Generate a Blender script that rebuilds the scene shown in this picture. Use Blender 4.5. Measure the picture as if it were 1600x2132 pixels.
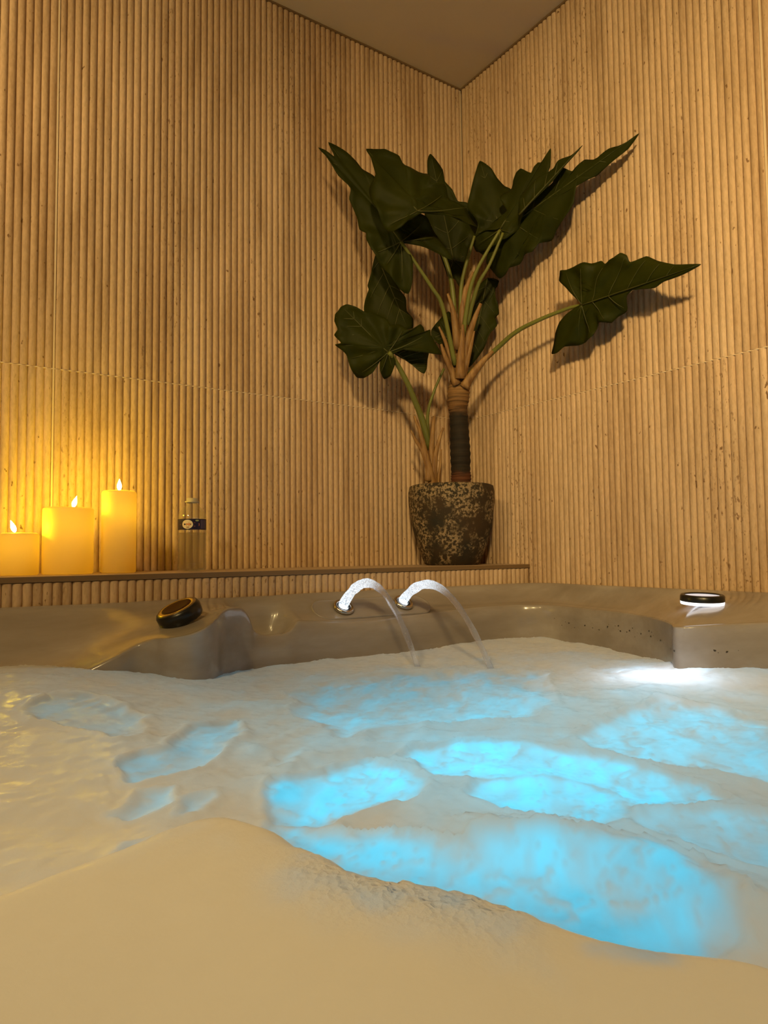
import bpy, bmesh, math, random
import numpy as np
from mathutils import Vector, Matrix

random.seed(7)
rng = np.random.default_rng(7)
for _o in list(bpy.data.objects):
    bpy.data.objects.remove(_o, do_unlink=True)
SC = bpy.context.scene
COL = SC.collection

# ------------------------------------------------------------------ camera
# World: room corner at x=0, y=0. Back wall y=0 (x<0), right wall x=0 (y<0). z up, floor z=0.
cam_d = bpy.data.cameras.new('camera')
cam = bpy.data.objects.new('camera', cam_d)
COL.objects.link(cam)
FWD = Vector((0.5589, 0.8272, 0.0573)).normalized()
RIGHT = Vector((0.82848, -0.55985, -0.01082)).normalized()
UP = RIGHT.cross(FWD).normalized()
RIGHT = FWD.cross(UP)
cam.matrix_world = Matrix((
    (RIGHT.x, UP.x, -FWD.x, -1.60),
    (RIGHT.y, UP.y, -FWD.y, -1.85),
    (RIGHT.z, UP.z, -FWD.z, 1.00),
    (0, 0, 0, 1)))
cam_d.sensor_fit = 'HORIZONTAL'
cam_d.sensor_width = 36.0
cam_d.lens = 36.0 * 1465.0 / 1600.0
cam_d.clip_start = 0.01
SC.camera = cam

# ------------------------------------------------------------------ world, exposure
w = bpy.data.worlds.new('world'); SC.world = w
w.use_nodes = True
w.node_tree.nodes['Background'].inputs[0].default_value = (0.02, 0.014, 0.008, 1)
w.node_tree.nodes['Background'].inputs[1].default_value = 0.3
vs = SC.view_settings
vs.view_transform = 'Standard'; vs.look = 'None'; vs.gamma = 1.0
vs.use_curve_mapping = False
vs.exposure = 0.0
SC.cycles.use_denoising = True
SC.cycles.max_bounces = 8
SC.cycles.diffuse_bounces = 3
SC.cycles.glossy_bounces = 2
SC.cycles.transmission_bounces = 6
SC.cycles.use_adaptive_sampling = True
SC.cycles.adaptive_threshold = 0.05
SC.cycles.sample_clamp_indirect = 4.0
SC.cycles.caustics_refractive = False
SC.cycles.caustics_reflective = False

WARM = (1.0, 0.71, 0.30)
def area_light(name, loc, size, power, color, aim, parent=None, spread=180, sizey=None):
    d = bpy.data.lights.new(name, 'AREA'); d.energy = power; d.color = color
    d.shape = 'DISK' if sizey is None else 'RECTANGLE'
    d.size = size
    if sizey: d.size_y = sizey
    d.spread = math.radians(spread)
    o = bpy.data.objects.new(name, d); COL.objects.link(o)
    o.rotation_euler = (Vector(aim) - Vector(loc)).to_track_quat('-Z', 'Y').to_euler()
    o.location = loc
    if parent:
        o.parent = parent; o.matrix_parent_inverse = parent.matrix_world.inverted()
    return o

CEIL = 2.653
# warm spotlights under the ceiling (out of frame): lamp position, aim, lens size, beam spread, power
SPOTS = [((-2.75, -1.30, 2.45), (-1.50, 0.0, 2.0), .14, 70, 4.6),
         ((-2.45, -2.95, 2.45), (0.0, -1.12, 1.75), .22, 54, 9.6),
         ((-2.80, -2.10, 2.45), (-1.55, -1.35, .80), .14, 80, 5.8)]  # last one: added unseen fill lamp to warm the near foam
# underwater tub lights
CYAN = (0.12, 0.72, 1.0)
UNDER = [((-1.12, -1.22, 0.26), 0.30, 1.7), ((-0.62, -1.25, 0.26), 0.22, 1.3)]
CANDLE_W = 1.45

# ------------------------------------------------------------------ materials
MATS = {}
def mat(name, color=(0.5, 0.5, 0.5), rough=0.5, spec=0.5, metal=0.0, coat=0.0, emit=None, estr=0.0, trans=0.0, ior=1.45, sss=0.0, sssr=(1, .6, .3), sscale=0.02):
    m = bpy.data.materials.new(name); m.use_nodes = True
    b = m.node_tree.nodes['Principled BSDF']
    b.inputs['Base Color'].default_value = (*color, 1)
    b.inputs['Roughness'].default_value = rough
    b.inputs['Specular IOR Level'].default_value = spec
    b.inputs['Metallic'].default_value = metal
    b.inputs['Coat Weight'].default_value = coat
    b.inputs['Coat Roughness'].default_value = 0.08
    b.inputs['IOR'].default_value = ior
    b.inputs['Transmission Weight'].default_value = trans
    if sss:
        b.inputs['Subsurface Weight'].default_value = sss
        b.inputs['Subsurface Radius'].default_value = sssr
        b.inputs['Subsurface Scale'].default_value = sscale
    if emit:
        b.inputs['Emission Color'].default_value = (*emit, 1)
        b.inputs['Emission Strength'].default_value = estr
        m.cycles.emission_sampling = 'NONE' if estr < 10 else 'AUTO'
    MATS[name] = m
    return m
class NT:
    def __init__(s, m):
        s.t = m.node_tree; s.n = s.t.nodes; s.b = s.n.get('Principled BSDF')
    def add(s, typ, **kw):
        nd = s.n.new(typ)
        for k, v in kw.items():
            if k == 'inp':
                for kk, vv in v.items(): nd.inputs[kk].default_value = vv
            else: setattr(nd, k, v)
        return nd
    def link(s, a, b): s.t.links.new(a, b)
    def coords(s, scale=(1, 1, 1), loc=(0, 0, 0), kind='Object'):
        tc = s.add('ShaderNodeTexCoord'); mp = s.add('ShaderNodeMapping')
        mp.inputs['Scale'].default_value = scale; mp.inputs['Location'].default_value = loc
        s.link(tc.outputs[kind], mp.inputs['Vector'])
        return mp.outputs[0]
    def noise(s, vec, scale, detail=4, rough=0.55):
        nd = s.add('ShaderNodeTexNoise', inp={'Scale': scale, 'Detail': detail, 'Roughness': rough})
        s.link(vec, nd.inputs['Vector']); return nd.outputs['Fac']
    def ramp(s, fac, stops, interp='LINEAR'):
        nd = s.add('ShaderNodeValToRGB'); r = nd.color_ramp; r.interpolation = interp
        while len(r.elements) < len(stops): r.elements.new(0.5)
        for e, (p, c) in zip(r.elements, stops):
            e.position = p; e.color = (*c, 1) if len(c) == 3 else c
        s.link(fac, nd.inputs[0]); return nd.outputs[0]
    def mix(s, fac, a, b, blend='MIX'):
        nd = s.add('ShaderNodeMix', data_type='RGBA', blend_type=blend)
        for sock, v in ((0, fac), (6, a), (7, b)):
            if hasattr(v, 'is_linked') or hasattr(v, 'links'): s.link(v, nd.inputs[sock])
            else: nd.inputs[sock].default_value = v if sock == 0 else (*v, 1)
        return nd.outputs[2]
    def bump(s, h, strength, dist):
        nd = s.add('ShaderNodeBump', inp={'Strength': strength, 'Distance': dist})
        s.link(h, nd.inputs['Height']); s.link(nd.outputs[0], s.b.inputs['Normal'])

# ------------------------------------------------------------------ mesh helpers
def link(name, me, m=None, parent=None, smooth=True):
    o = bpy.data.objects.new(name, me); COL.objects.link(o)
    if m is not None: me.materials.append(m)
    if smooth:
        for p in me.polygons: p.use_smooth = True
    if parent is not None:
        o.parent = parent
        o.matrix_parent_inverse = parent.matrix_world.inverted()
    return o
def pyobj(name, verts, faces, m, parent=None, smooth=True):
    me = bpy.data.meshes.new(name)
    me.from_pydata([tuple(map(float, v)) for v in verts], [], faces); me.update()
    return link(name, me, m, parent, smooth)
def thing(name, label, cat, loc=(0, 0, 0), group=None):
    o = bpy.data.objects.new(name, None); COL.objects.link(o)
    o.empty_display_size = 0.05
    o.location = loc; o['label'] = label; o['category'] = cat
    if group: o['group'] = group
    bpy.context.view_layer.update()
    return o
def tag(o, label, cat, group=None, kind=None):
    o['label'] = label; o['category'] = cat
    if group: o['group'] = group
    if kind: o['kind'] = kind
    return o
def struct(o, label=None):
    o['kind'] = 'structure'
    if label: o['label'] = label
    return o
def box(name, lo, hi, m, parent=None, bevel=0.0):
    bm = bmesh.new(); bmesh.ops.create_cube(bm, size=1)
    for v in bm.verts:
        v.co = Vector([lo[i] + (v.co[i] + .5) * (hi[i] - lo[i]) for i in range(3)])
    if bevel: bmesh.ops.bevel(bm, geom=bm.edges[:], offset=bevel, segments=2, affect='EDGES')
    me = bpy.data.meshes.new(name); bm.to_mesh(me); bm.free()
    return link(name, me, m, parent, smooth=False)
def lathe_data(profile, n=48, wob=0.0, seed=0):
    r_ = random.Random(seed)
    ph = [r_.uniform(0, 6.28) for _ in range(6)]
    V, F = [], []
    for i, (r, z) in enumerate(profile):
        for k in range(n):
            a = 2 * math.pi * k / n
            rr = r * (1 + wob * (math.sin(2 * a + ph[0] + z * 20) * .5 + math.sin(5 * a + ph[1] + z * 37) * .3 + math.sin(9 * a + ph[2] - z * 60) * .2))
            V.append((rr * math.cos(a), rr * math.sin(a), z))
    for i in range(len(profile) - 1):
        for k in range(n):
            k2 = (k + 1) % n
            F.append((i * n + k, i * n + k2, (i + 1) * n + k2, (i + 1) * n + k))
    return V, F
def lathe(name, profile, m, parent=None, loc=(0, 0, 0), axis=None, n=48, cap0=False, cap1=False, wob=0.0, seed=0, smooth=True):
    V, F = lathe_data(profile, n, wob, seed)
    if cap0: F.append(tuple(range(n - 1, -1, -1)))
    if cap1: F.append(tuple(range((len(profile) - 1) * n, len(profile) * n)))
    q = Vector((0, 0, 1)).rotation_difference(Vector(axis).normalized()) if axis is not None else None
    out = []
    for v in V:
        v = Vector(v)
        if q: v = q @ v
        out.append(v + Vector(loc))
    return pyobj(name, out, F, m, parent, smooth)
def cr(pts, sub):
    """Catmull-Rom through pts (n,d) -> dense array."""
    P = np.asarray(pts, float); n = len(P)
    Q = np.vstack([2 * P[0] - P[1], P, 2 * P[-1] - P[-2]])
    out = []
    for i in range(n - 1):
        p0, p1, p2, p3 = Q[i], Q[i + 1], Q[i + 2], Q[i + 3]
        for k in range(sub):
            t = k / sub
            out.append(.5 * (2 * p1 + (p2 - p0) * t + (2 * p0 - 5 * p1 + 4 * p2 - p3) * t * t + (3 * p1 - p0 - 3 * p2 + p3) * t ** 3))
    out.append(P[-1])
    return np.array(out)
def tube(name, pts, radii, m, parent=None, n=10, sub=5, flat=1.0, caps=True):
    P = cr(pts, sub); R = cr(np.array(radii, float)[:, None], sub)[:, 0]
    V, F = [], []
    up = Vector((0, -1, 0.3)).normalized()
    for i in range(len(P)):
        a = P[max(i - 1, 0)]; b = P[min(i + 1, len(P) - 1)]
        t = Vector(b - a).normalized()
        s = t.cross(up).normalized(); u = s.cross(t).normalized()
        for k in range(n):
            an = 2 * math.pi * k / n
            V.append(Vector(P[i]) + s * (R[i] * math.cos(an)) + u * (R[i] * flat * math.sin(an)))
    for i in range(len(P) - 1):
        for k in range(n):
            k2 = (k + 1) % n
            F.append((i * n + k, (i + 1) * n + k, (i + 1) * n + k2, i * n + k2))
    if caps:
        F.append(tuple(range(n))); F.append(tuple((len(P) - 1) * n + k for k in range(n - 1, -1, -1)))
    return pyobj(name, V, F, m, parent)

LEAVES = [{"n":"big front","o":[[-0.5542,-0.2782,2.0431],[-0.5544,-0.2566,2.1028],[-0.5592,-0.2397,2.1334],[-0.5203,-0.2704,2.1307],[-0.5063,-0.2833,2.1223],[-0.4874,-0.3,2.1092],[-0.4823,-0.3104,2.0885],[-0.4789,-0.3176,2.0723],[-0.4662,-0.3268,2.0641],[-0.4225,-0.3452,2.0697],[-0.4199,-0.3517,2.0493],[-0.4265,-0.3561,2.0196],[-0.3822,-0.3706,2.0238],[-0.3745,-0.3771,1.9994],[-0.3669,-0.3806,1.9893],[-0.3226,-0.3924,1.9728],[-0.3048,-0.3969,1.9497],[-0.2857,-0.4,1.9252],[-0.3156,-0.3958,1.9213],[-0.344,-0.3907,1.9298],[-0.4019,-0.3763,1.9323],[-0.4473,-0.3607,1.9309],[-0.4673,-0.353,1.9203],[-0.4906,-0.3427,1.9016],[-0.509,-0.3328,1.8798],[-0.53,-0.32,1.8753],[-0.5566,-0.3016,1.9136],[-0.57,-0.2857,1.963],[-0.5722,-0.2748,2.0053]],"c":[-0.4788,-0.342,1.9725],"j":[-0.4668,-0.3525,1.9312],"t":[-0.5592,-0.2397,2.1334]},{"n":"spear left","o":[[-0.6172,-0.1268,2.1909],[-0.5739,-0.1599,2.1579],[-0.5497,-0.1781,2.1334],[-0.5362,-0.1889,2.11],[-0.5148,-0.2033,2.0919],[-0.4938,-0.218,2.0579],[-0.4416,-0.2483,2.0149],[-0.3913,-0.274,1.9732],[-0.3754,-0.2815,1.9609],[-0.3472,-0.2938,1.9186],[-0.3306,-0.3002,1.8935],[-0.3179,-0.3046,1.8725],[-0.304,-0.3091,1.8518],[-0.3176,-0.3038,1.8528],[-0.3387,-0.2955,1.8612],[-0.384,-0.2766,1.8784],[-0.4418,-0.2496,1.8857],[-0.4239,-0.2573,1.8606],[-0.4154,-0.2596,1.8308],[-0.4154,-0.2547,1.7751],[-0.4238,-0.2474,1.747],[-0.4645,-0.2308,1.7771],[-0.4889,-0.2215,1.8145],[-0.5124,-0.211,1.8502],[-0.5353,-0.1997,1.8929],[-0.5371,-0.199,1.9117],[-0.5518,-0.1904,1.9298],[-0.5569,-0.1869,1.9652],[-0.5759,-0.1734,2.0099],[-0.5722,-0.1736,2.0418],[-0.6065,-0.1461,2.1021],[-0.6423,-0.1118,2.1777],[-0.6059,-0.1413,2.1439]],"c":[-0.4821,-0.2295,1.9498],"j":[-0.4477,-0.2467,1.8898],"t":[-0.6172,-0.1268,2.1909]},{"n":"dark tip","o":[[-0.2478,-0.1187,2.2537],[-0.2391,-0.1261,2.2762],[-0.2053,-0.1458,2.2315],[-0.2004,-0.1463,2.1906],[-0.1797,-0.1583,2.1614],[-0.1629,-0.1671,2.1251],[-0.1387,-0.1828,2.1152],[-0.1139,-0.197,2.0788],[-0.093,-0.2084,2.04],[-0.1163,-0.1907,2.0114],[-0.1313,-0.1776,1.9683],[-0.1485,-0.1577,1.8483],[-0.1651,-0.1482,1.8726],[-0.1854,-0.1355,1.8873],[-0.2068,-0.1253,1.9501],[-0.2278,-0.1142,1.9937],[-0.2498,-0.1053,2.0805],[-0.2511,-0.1084,2.1383],[-0.2441,-0.1162,2.1815]],"c":[-0.1854,-0.1475,2.0605],"j":[-0.1705,-0.1488,1.9352],"t":[-0.2391,-0.1261,2.2762]},{"n":"dark peak","o":[[-0.154,-0.2649,2.2126],[-0.1322,-0.2903,2.1832],[-0.1206,-0.3038,2.1541],[-0.105,-0.3199,2.13],[-0.092,-0.3322,2.1163],[-0.0824,-0.3403,2.0657],[-0.0643,-0.3527,2.0181],[-0.0898,-0.3261,1.9892],[-0.1171,-0.2946,1.9615],[-0.1272,-0.2776,1.9323],[-0.1412,-0.2583,1.917],[-0.1666,-0.2393,1.9562],[-0.1628,-0.2498,1.9865],[-0.1615,-0.2562,2.0178],[-0.1846,-0.2349,2.0731],[-0.1785,-0.2433,2.1191],[-0.1643,-0.2569,2.1796]],"c":[-0.1312,-0.2921,2.0491],"j":[-0.1128,-0.3042,1.992],"t":[-0.154,-0.2649,2.2126]},{"n":"twin tip dark","o":[[-0.0842,-0.4901,2.1637],[-0.0886,-0.4909,2.1055],[-0.0989,-0.4727,2.0599],[-0.1119,-0.4413,2.0161],[-0.1259,-0.395,1.9609],[-0.1392,-0.3472,1.9322],[-0.1573,-0.2872,1.9225],[-0.1691,-0.2512,1.9273],[-0.1758,-0.2471,1.9615],[-0.1627,-0.2947,1.9747],[-0.1485,-0.3348,1.968],[-0.1408,-0.3663,2.0016],[-0.1511,-0.348,2.062],[-0.1417,-0.3735,2.0839],[-0.1382,-0.3819,2.106],[-0.1323,-0.3952,2.1226],[-0.1254,-0.4107,2.1278],[-0.1137,-0.4387,2.1062],[-0.1097,-0.446,2.1203],[-0.1034,-0.4581,2.1301],[-0.0987,-0.4677,2.1296]],"c":[-0.1296,-0.4009,2.034],"j":[-0.1464,-0.3403,1.9664],"t":[-0.0842,-0.4901,2.1637]},{"n":"folded light","o":[[-0.098,-0.6169,2.1054],[-0.1023,-0.5995,2.0908],[-0.1086,-0.5758,2.0747],[-0.1129,-0.5599,2.0639],[-0.1204,-0.533,2.042],[-0.1266,-0.5113,2.0265],[-0.1382,-0.4733,2.003],[-0.1452,-0.4515,1.9919],[-0.1532,-0.4265,1.9734],[-0.1549,-0.4255,2.0056],[-0.1502,-0.4438,2.0472],[-0.1379,-0.482,2.0655],[-0.1276,-0.5137,2.0697],[-0.1211,-0.5347,2.0748],[-0.1182,-0.5458,2.0887],[-0.1143,-0.5588,2.0914],[-0.1067,-0.5843,2.0902]],"c":[-0.132,-0.4964,2.0395],"j":[-0.1532,-0.4265,1.9734],"t":[-0.098,-0.6169,2.1054]},{"n":"long right","o":[[-0.0313,-0.7478,2.0939],[-0.0406,-0.714,2.0839],[-0.0461,-0.6952,2.0816],[-0.0542,-0.6695,2.0843],[-0.059,-0.6523,2.0812],[-0.0627,-0.637,2.0748],[-0.0669,-0.622,2.0731],[-0.0753,-0.5983,2.083],[-0.0781,-0.5846,2.0747],[-0.0818,-0.5648,2.0607],[-0.0931,-0.5362,2.0801],[-0.1016,-0.4887,2.0465],[-0.1198,-0.4053,2.013],[-0.1296,-0.3543,1.9873],[-0.1311,-0.3318,1.9625],[-0.1401,-0.2936,1.9525],[-0.1387,-0.2707,1.9159],[-0.1354,-0.2623,1.8912],[-0.125,-0.2746,1.8635],[-0.1132,-0.2934,1.8387],[-0.1091,-0.3132,1.8453],[-0.1084,-0.3284,1.8599],[-0.1007,-0.3592,1.8648],[-0.0993,-0.381,1.8849],[-0.089,-0.415,1.8825],[-0.0878,-0.4361,1.9027],[-0.0793,-0.4669,1.9038],[-0.0775,-0.49,1.9246],[-0.0725,-0.5198,1.9405],[-0.0693,-0.544,1.9576],[-0.0686,-0.5602,1.977],[-0.0746,-0.5784,2.0399],[-0.0603,-0.6212,2.0286],[-0.0555,-0.642,2.0366],[-0.0494,-0.6673,2.0456],[-0.0433,-0.6921,2.0541],[-0.0375,-0.7167,2.0662]],"c":[-0.0959,-0.482,2.0031],"j":[-0.1318,-0.3327,1.9675],"t":[-0.0313,-0.7478,2.0939]},{"n":"lone right","o":[[-0.0939,-0.9446,1.6581],[-0.0966,-0.8793,1.6797],[-0.1012,-0.8295,1.7043],[-0.1038,-0.8115,1.7169],[-0.1061,-0.7955,1.7277],[-0.1057,-0.7609,1.7254],[-0.1097,-0.7538,1.7443],[-0.1123,-0.7398,1.7558],[-0.1115,-0.7225,1.7505],[-0.1119,-0.7031,1.7502],[-0.1123,-0.6776,1.7487],[-0.1154,-0.6631,1.7613],[-0.1164,-0.6402,1.7619],[-0.1191,-0.6216,1.7713],[-0.1208,-0.5859,1.7701],[-0.1223,-0.5618,1.7705],[-0.1249,-0.5383,1.7755],[-0.1202,-0.5319,1.7506],[-0.1129,-0.5551,1.7241],[-0.1031,-0.5835,1.6893],[-0.0968,-0.5973,1.6662],[-0.0978,-0.5654,1.663],[-0.0974,-0.5358,1.654],[-0.0959,-0.5109,1.6408],[-0.0914,-0.4873,1.6168],[-0.0797,-0.4633,1.5671],[-0.077,-0.4847,1.5644],[-0.0778,-0.5125,1.5751],[-0.073,-0.5535,1.5686],[-0.0719,-0.5842,1.5715],[-0.0728,-0.6159,1.5806],[-0.0794,-0.6391,1.6077],[-0.0781,-0.6568,1.6054],[-0.0758,-0.6722,1.5991],[-0.0782,-0.6917,1.61],[-0.0797,-0.7155,1.6171],[-0.0881,-0.7341,1.65],[-0.0907,-0.7634,1.6612],[-0.0895,-0.7887,1.6565],[-0.0865,-0.817,1.6443],[-0.0887,-0.8438,1.6513],[-0.09,-0.8975,1.6507]],"c":[-0.0979,-0.6578,1.6818],"j":[-0.0966,-0.5989,1.6658],"t":[-0.0939,-0.9446,1.6581]},{"n":"dark low right","o":[[-0.0744,-0.2032,1.8784],[-0.0508,-0.2296,1.8675],[-0.0578,-0.2198,1.8468],[-0.0571,-0.2183,1.8179],[-0.0508,-0.2232,1.7882],[-0.0492,-0.2233,1.7649],[-0.0564,-0.214,1.7534],[-0.052,-0.2168,1.7251],[-0.0657,-0.1988,1.6983],[-0.0767,-0.1824,1.6536],[-0.106,-0.1442,1.5963],[-0.1162,-0.1346,1.6238],[-0.1156,-0.14,1.6819],[-0.1131,-0.1475,1.7397],[-0.1068,-0.1594,1.7968],[-0.0966,-0.1756,1.8532]],"c":[-0.083,-0.1837,1.7585],"j":[-0.0744,-0.2032,1.8784],"t":[-0.106,-0.1442,1.5963]},{"n":"dark low left","o":[[-0.4439,-0.112,1.9046],[-0.4034,-0.1284,1.8496],[-0.3775,-0.1384,1.8074],[-0.3594,-0.1453,1.7761],[-0.3559,-0.1444,1.7351],[-0.3358,-0.153,1.7152],[-0.3364,-0.1508,1.6854],[-0.3517,-0.1428,1.6793],[-0.3866,-0.1244,1.6607],[-0.4246,-0.1076,1.6913],[-0.4708,-0.0876,1.7328],[-0.4715,-0.0892,1.7623],[-0.4609,-0.0969,1.8014],[-0.4644,-0.0959,1.8126],[-0.4569,-0.1017,1.8447]],"c":[-0.4137,-0.1174,1.7601],"j":[-0.4439,-0.112,1.9046],"t":[-0.3517,-0.1428,1.6793]},{"n":"front low left","o":[[-0.5873,-0.1752,1.7024],[-0.599,-0.1615,1.6969],[-0.6042,-0.1536,1.6861],[-0.6095,-0.1455,1.678],[-0.6093,-0.1407,1.6585],[-0.6003,-0.1444,1.6364],[-0.6049,-0.1326,1.6214],[-0.5879,-0.143,1.5996],[-0.6001,-0.1264,1.5962],[-0.5816,-0.1389,1.5785],[-0.5716,-0.1428,1.5659],[-0.5594,-0.139,1.5402],[-0.55,-0.1374,1.5243],[-0.5351,-0.1377,1.5055],[-0.519,-0.1513,1.5034],[-0.5034,-0.1755,1.5178],[-0.4968,-0.1932,1.5366],[-0.4948,-0.2005,1.5461],[-0.4872,-0.1901,1.5211],[-0.4715,-0.1857,1.4992],[-0.4582,-0.2011,1.5086],[-0.4555,-0.2245,1.544],[-0.466,-0.2286,1.5632],[-0.4461,-0.2452,1.5752],[-0.416,-0.2622,1.5822],[-0.3821,-0.2741,1.5801],[-0.3338,-0.2836,1.5689],[-0.3539,-0.2872,1.5922],[-0.3767,-0.2891,1.6186],[-0.381,-0.2915,1.6325],[-0.3951,-0.2852,1.6265],[-0.4008,-0.286,1.6371],[-0.4111,-0.2841,1.6454],[-0.4213,-0.2777,1.6358],[-0.4402,-0.2674,1.6285],[-0.457,-0.2619,1.6383],[-0.465,-0.2586,1.6422],[-0.4871,-0.2458,1.6419],[-0.4956,-0.2434,1.654],[-0.5069,-0.2377,1.6622],[-0.5318,-0.2219,1.6751],[-0.5485,-0.2087,1.6777],[-0.5684,-0.193,1.6932]],"c":[-0.4937,-0.2204,1.5827],"j":[-0.4801,-0.2228,1.569],"t":[-0.5959,-0.1647,1.6952]},{"n":"dark lobe","o":[[-0.4195,-0.1623,1.5908],[-0.3756,-0.1931,1.608],[-0.333,-0.2216,1.603],[-0.3348,-0.2182,1.5719],[-0.3364,-0.2152,1.5443],[-0.3423,-0.2101,1.5288],[-0.3547,-0.2022,1.5357],[-0.3819,-0.1858,1.5636]],"c":[-0.3675,-0.1965,1.5768],"j":[-0.4159,-0.1649,1.593],"t":[-0.3423,-0.2101,1.5288]},{"n":"dark behind trunk","o":[[-0.1579,-0.1107,1.7843],[-0.1678,-0.1034,1.7772],[-0.1836,-0.0915,1.7579],[-0.207,-0.073,1.7192],[-0.2023,-0.0743,1.6923],[-0.1836,-0.0855,1.6726],[-0.1571,-0.1029,1.6649],[-0.1378,-0.1186,1.7036],[-0.1389,-0.1213,1.7524]],"c":[-0.1665,-0.1003,1.7186],"j":[-0.1414,-0.1149,1.6842],"t":[-0.207,-0.073,1.7192]}]
STALKS = [[[[-0.4514,-0.2519,1.8878],[-0.3947,-0.2535,1.8287],[-0.3406,-0.2536,1.7731],[-0.3009,-0.2453,1.7383],[-0.2632,-0.2322,1.6526],[-0.2289,-0.217,1.5691]],0.0045,0.0075],[[[-0.2792,-0.2084,1.9359],[-0.2585,-0.2145,1.8916],[-0.2435,-0.2167,1.8471],[-0.2322,-0.2161,1.798],[-0.2219,-0.2123,1.7117],[-0.2095,-0.2095,1.6205]],0.006,0.0085],[[[-0.1886,-0.2715,1.9622],[-0.1924,-0.2539,1.9208],[-0.1997,-0.2327,1.8606],[-0.1997,-0.2171,1.809],[-0.1931,-0.2033,1.7194]],0.004,0.007],[[[-0.193,-0.3874,1.9341],[-0.2107,-0.3474,1.8775],[-0.2218,-0.3123,1.8285],[-0.2223,-0.2846,1.7827],[-0.2171,-0.2598,1.7222],[-0.2101,-0.236,1.6604]],0.004,0.0075],[[[-0.1649,-0.3705,1.9388],[-0.1823,-0.3287,1.8544],[-0.1938,-0.2936,1.8087],[-0.1961,-0.264,1.7527],[-0.1948,-0.2367,1.6956]],0.004,0.0075],[[[-0.0876,-0.5914,1.6698],[-0.0912,-0.5536,1.6729],[-0.0976,-0.5135,1.6707],[-0.1049,-0.4727,1.6667],[-0.113,-0.4312,1.6601],[-0.1176,-0.3921,1.6541],[-0.1228,-0.3522,1.6422],[-0.1241,-0.3147,1.627],[-0.1305,-0.2733,1.6057],[-0.1693,-0.2074,1.5476]],0.0045,0.008],[[[-0.4804,-0.2283,1.5666],[-0.4434,-0.2108,1.5469],[-0.3945,-0.199,1.4922],[-0.3556,-0.1811,1.4484],[-0.316,-0.1633,1.3986],[-0.275,-0.1441,1.3159]],0.006,0.011],[[[-0.2439,-0.1823,1.5641],[-0.2588,-0.1642,1.5165],[-0.2666,-0.1517,1.4819],[-0.2726,-0.1404,1.4472],[-0.2728,-0.1323,1.4033],[-0.2628,-0.1284,1.3188]],0.0035,0.006]]
SHEATHS = [[[[-0.2589,-0.2237,1.7839],[-0.2407,-0.2214,1.7478],[-0.226,-0.2164,1.707],[-0.2084,-0.2103,1.6214]],0.004,0.017],[[[-0.2783,-0.2036,1.6835],[-0.2586,-0.2027,1.6513],[-0.2325,-0.2041,1.5922],[-0.2102,-0.2035,1.5415]],0.003,0.012],[[[-0.2779,-0.2122,1.6279],[-0.2618,-0.2087,1.5957],[-0.2381,-0.2098,1.5543],[-0.216,-0.2097,1.5125]],0.004,0.016],[[[-0.225,-0.2519,1.686],[-0.2204,-0.2442,1.6467],[-0.2185,-0.2339,1.5961],[-0.2155,-0.2232,1.5276]],0.004,0.018],[[[-0.1678,-0.2712,1.7557],[-0.1788,-0.2525,1.7097],[-0.1878,-0.2346,1.6545],[-0.1959,-0.2144,1.559]],0.005,0.016],[[[-0.1824,-0.2556,1.6723],[-0.1844,-0.2436,1.6348],[-0.1898,-0.2283,1.5837],[-0.1953,-0.213,1.5324]],0.003,0.012],[[[-0.1471,-0.2989,1.6044],[-0.165,-0.2728,1.5769],[-0.1865,-0.2434,1.536],[-0.1975,-0.2216,1.5034]],0.005,0.017],[[[-0.1705,-0.2407,1.8646],[-0.1786,-0.2288,1.8304],[-0.1866,-0.2164,1.787],[-0.1858,-0.2061,1.6897]],0.004,0.018]]
OFFSHOOT = [[[[-0.3516,-0.1712,1.407],[-0.3297,-0.1732,1.3519],[-0.3131,-0.1715,1.2965],[-0.2964,-0.1701,1.245],[-0.2797,-0.1687,1.1932]],0.004,0.019],[[[-0.3589,-0.1633,1.3639],[-0.3443,-0.1634,1.3389],[-0.3215,-0.1684,1.305],[-0.3018,-0.1701,1.2535]],0.003,0.012],[[[-0.2848,-0.1805,1.4121],[-0.2851,-0.1724,1.3558],[-0.2835,-0.1655,1.2993],[-0.2761,-0.1613,1.2249]],0.005,0.016],[[[-0.2666,-0.2023,1.375],[-0.2745,-0.1903,1.3365],[-0.2804,-0.179,1.289],[-0.2804,-0.1704,1.2238]],0.003,0.014],[[[-0.2643,-0.1873,1.3112],[-0.263,-0.1812,1.2678],[-0.2638,-0.1742,1.2331],[-0.2628,-0.1687,1.2027]],0.003,0.009]]
TRUNK = [[[-0.1785,-0.1757,1.1788],0.031],[[-0.1792,-0.1774,1.2102],0.0305],[[-0.1797,-0.1786,1.2326],0.0314],[[-0.1809,-0.179,1.2506],0.0296],[[-0.1827,-0.1809,1.2954],0.0314],[[-0.1852,-0.1823,1.3402],0.0305],[[-0.1877,-0.1837,1.3851],0.0287],[[-0.191,-0.1846,1.4299],0.0283],[[-0.1929,-0.1846,1.4478],0.0296],[[-0.1928,-0.1865,1.4747],0.0341],[[-0.1919,-0.189,1.5016],0.0341],[[-0.1914,-0.1912,1.5285],0.0296],[[-0.1904,-0.1943,1.5643],0.0215],[[-0.1907,-0.1972,1.6091],0.018],[[-0.1919,-0.2001,1.6629],0.0135],[[-0.1922,-0.203,1.7077],0.0072]]
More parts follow.
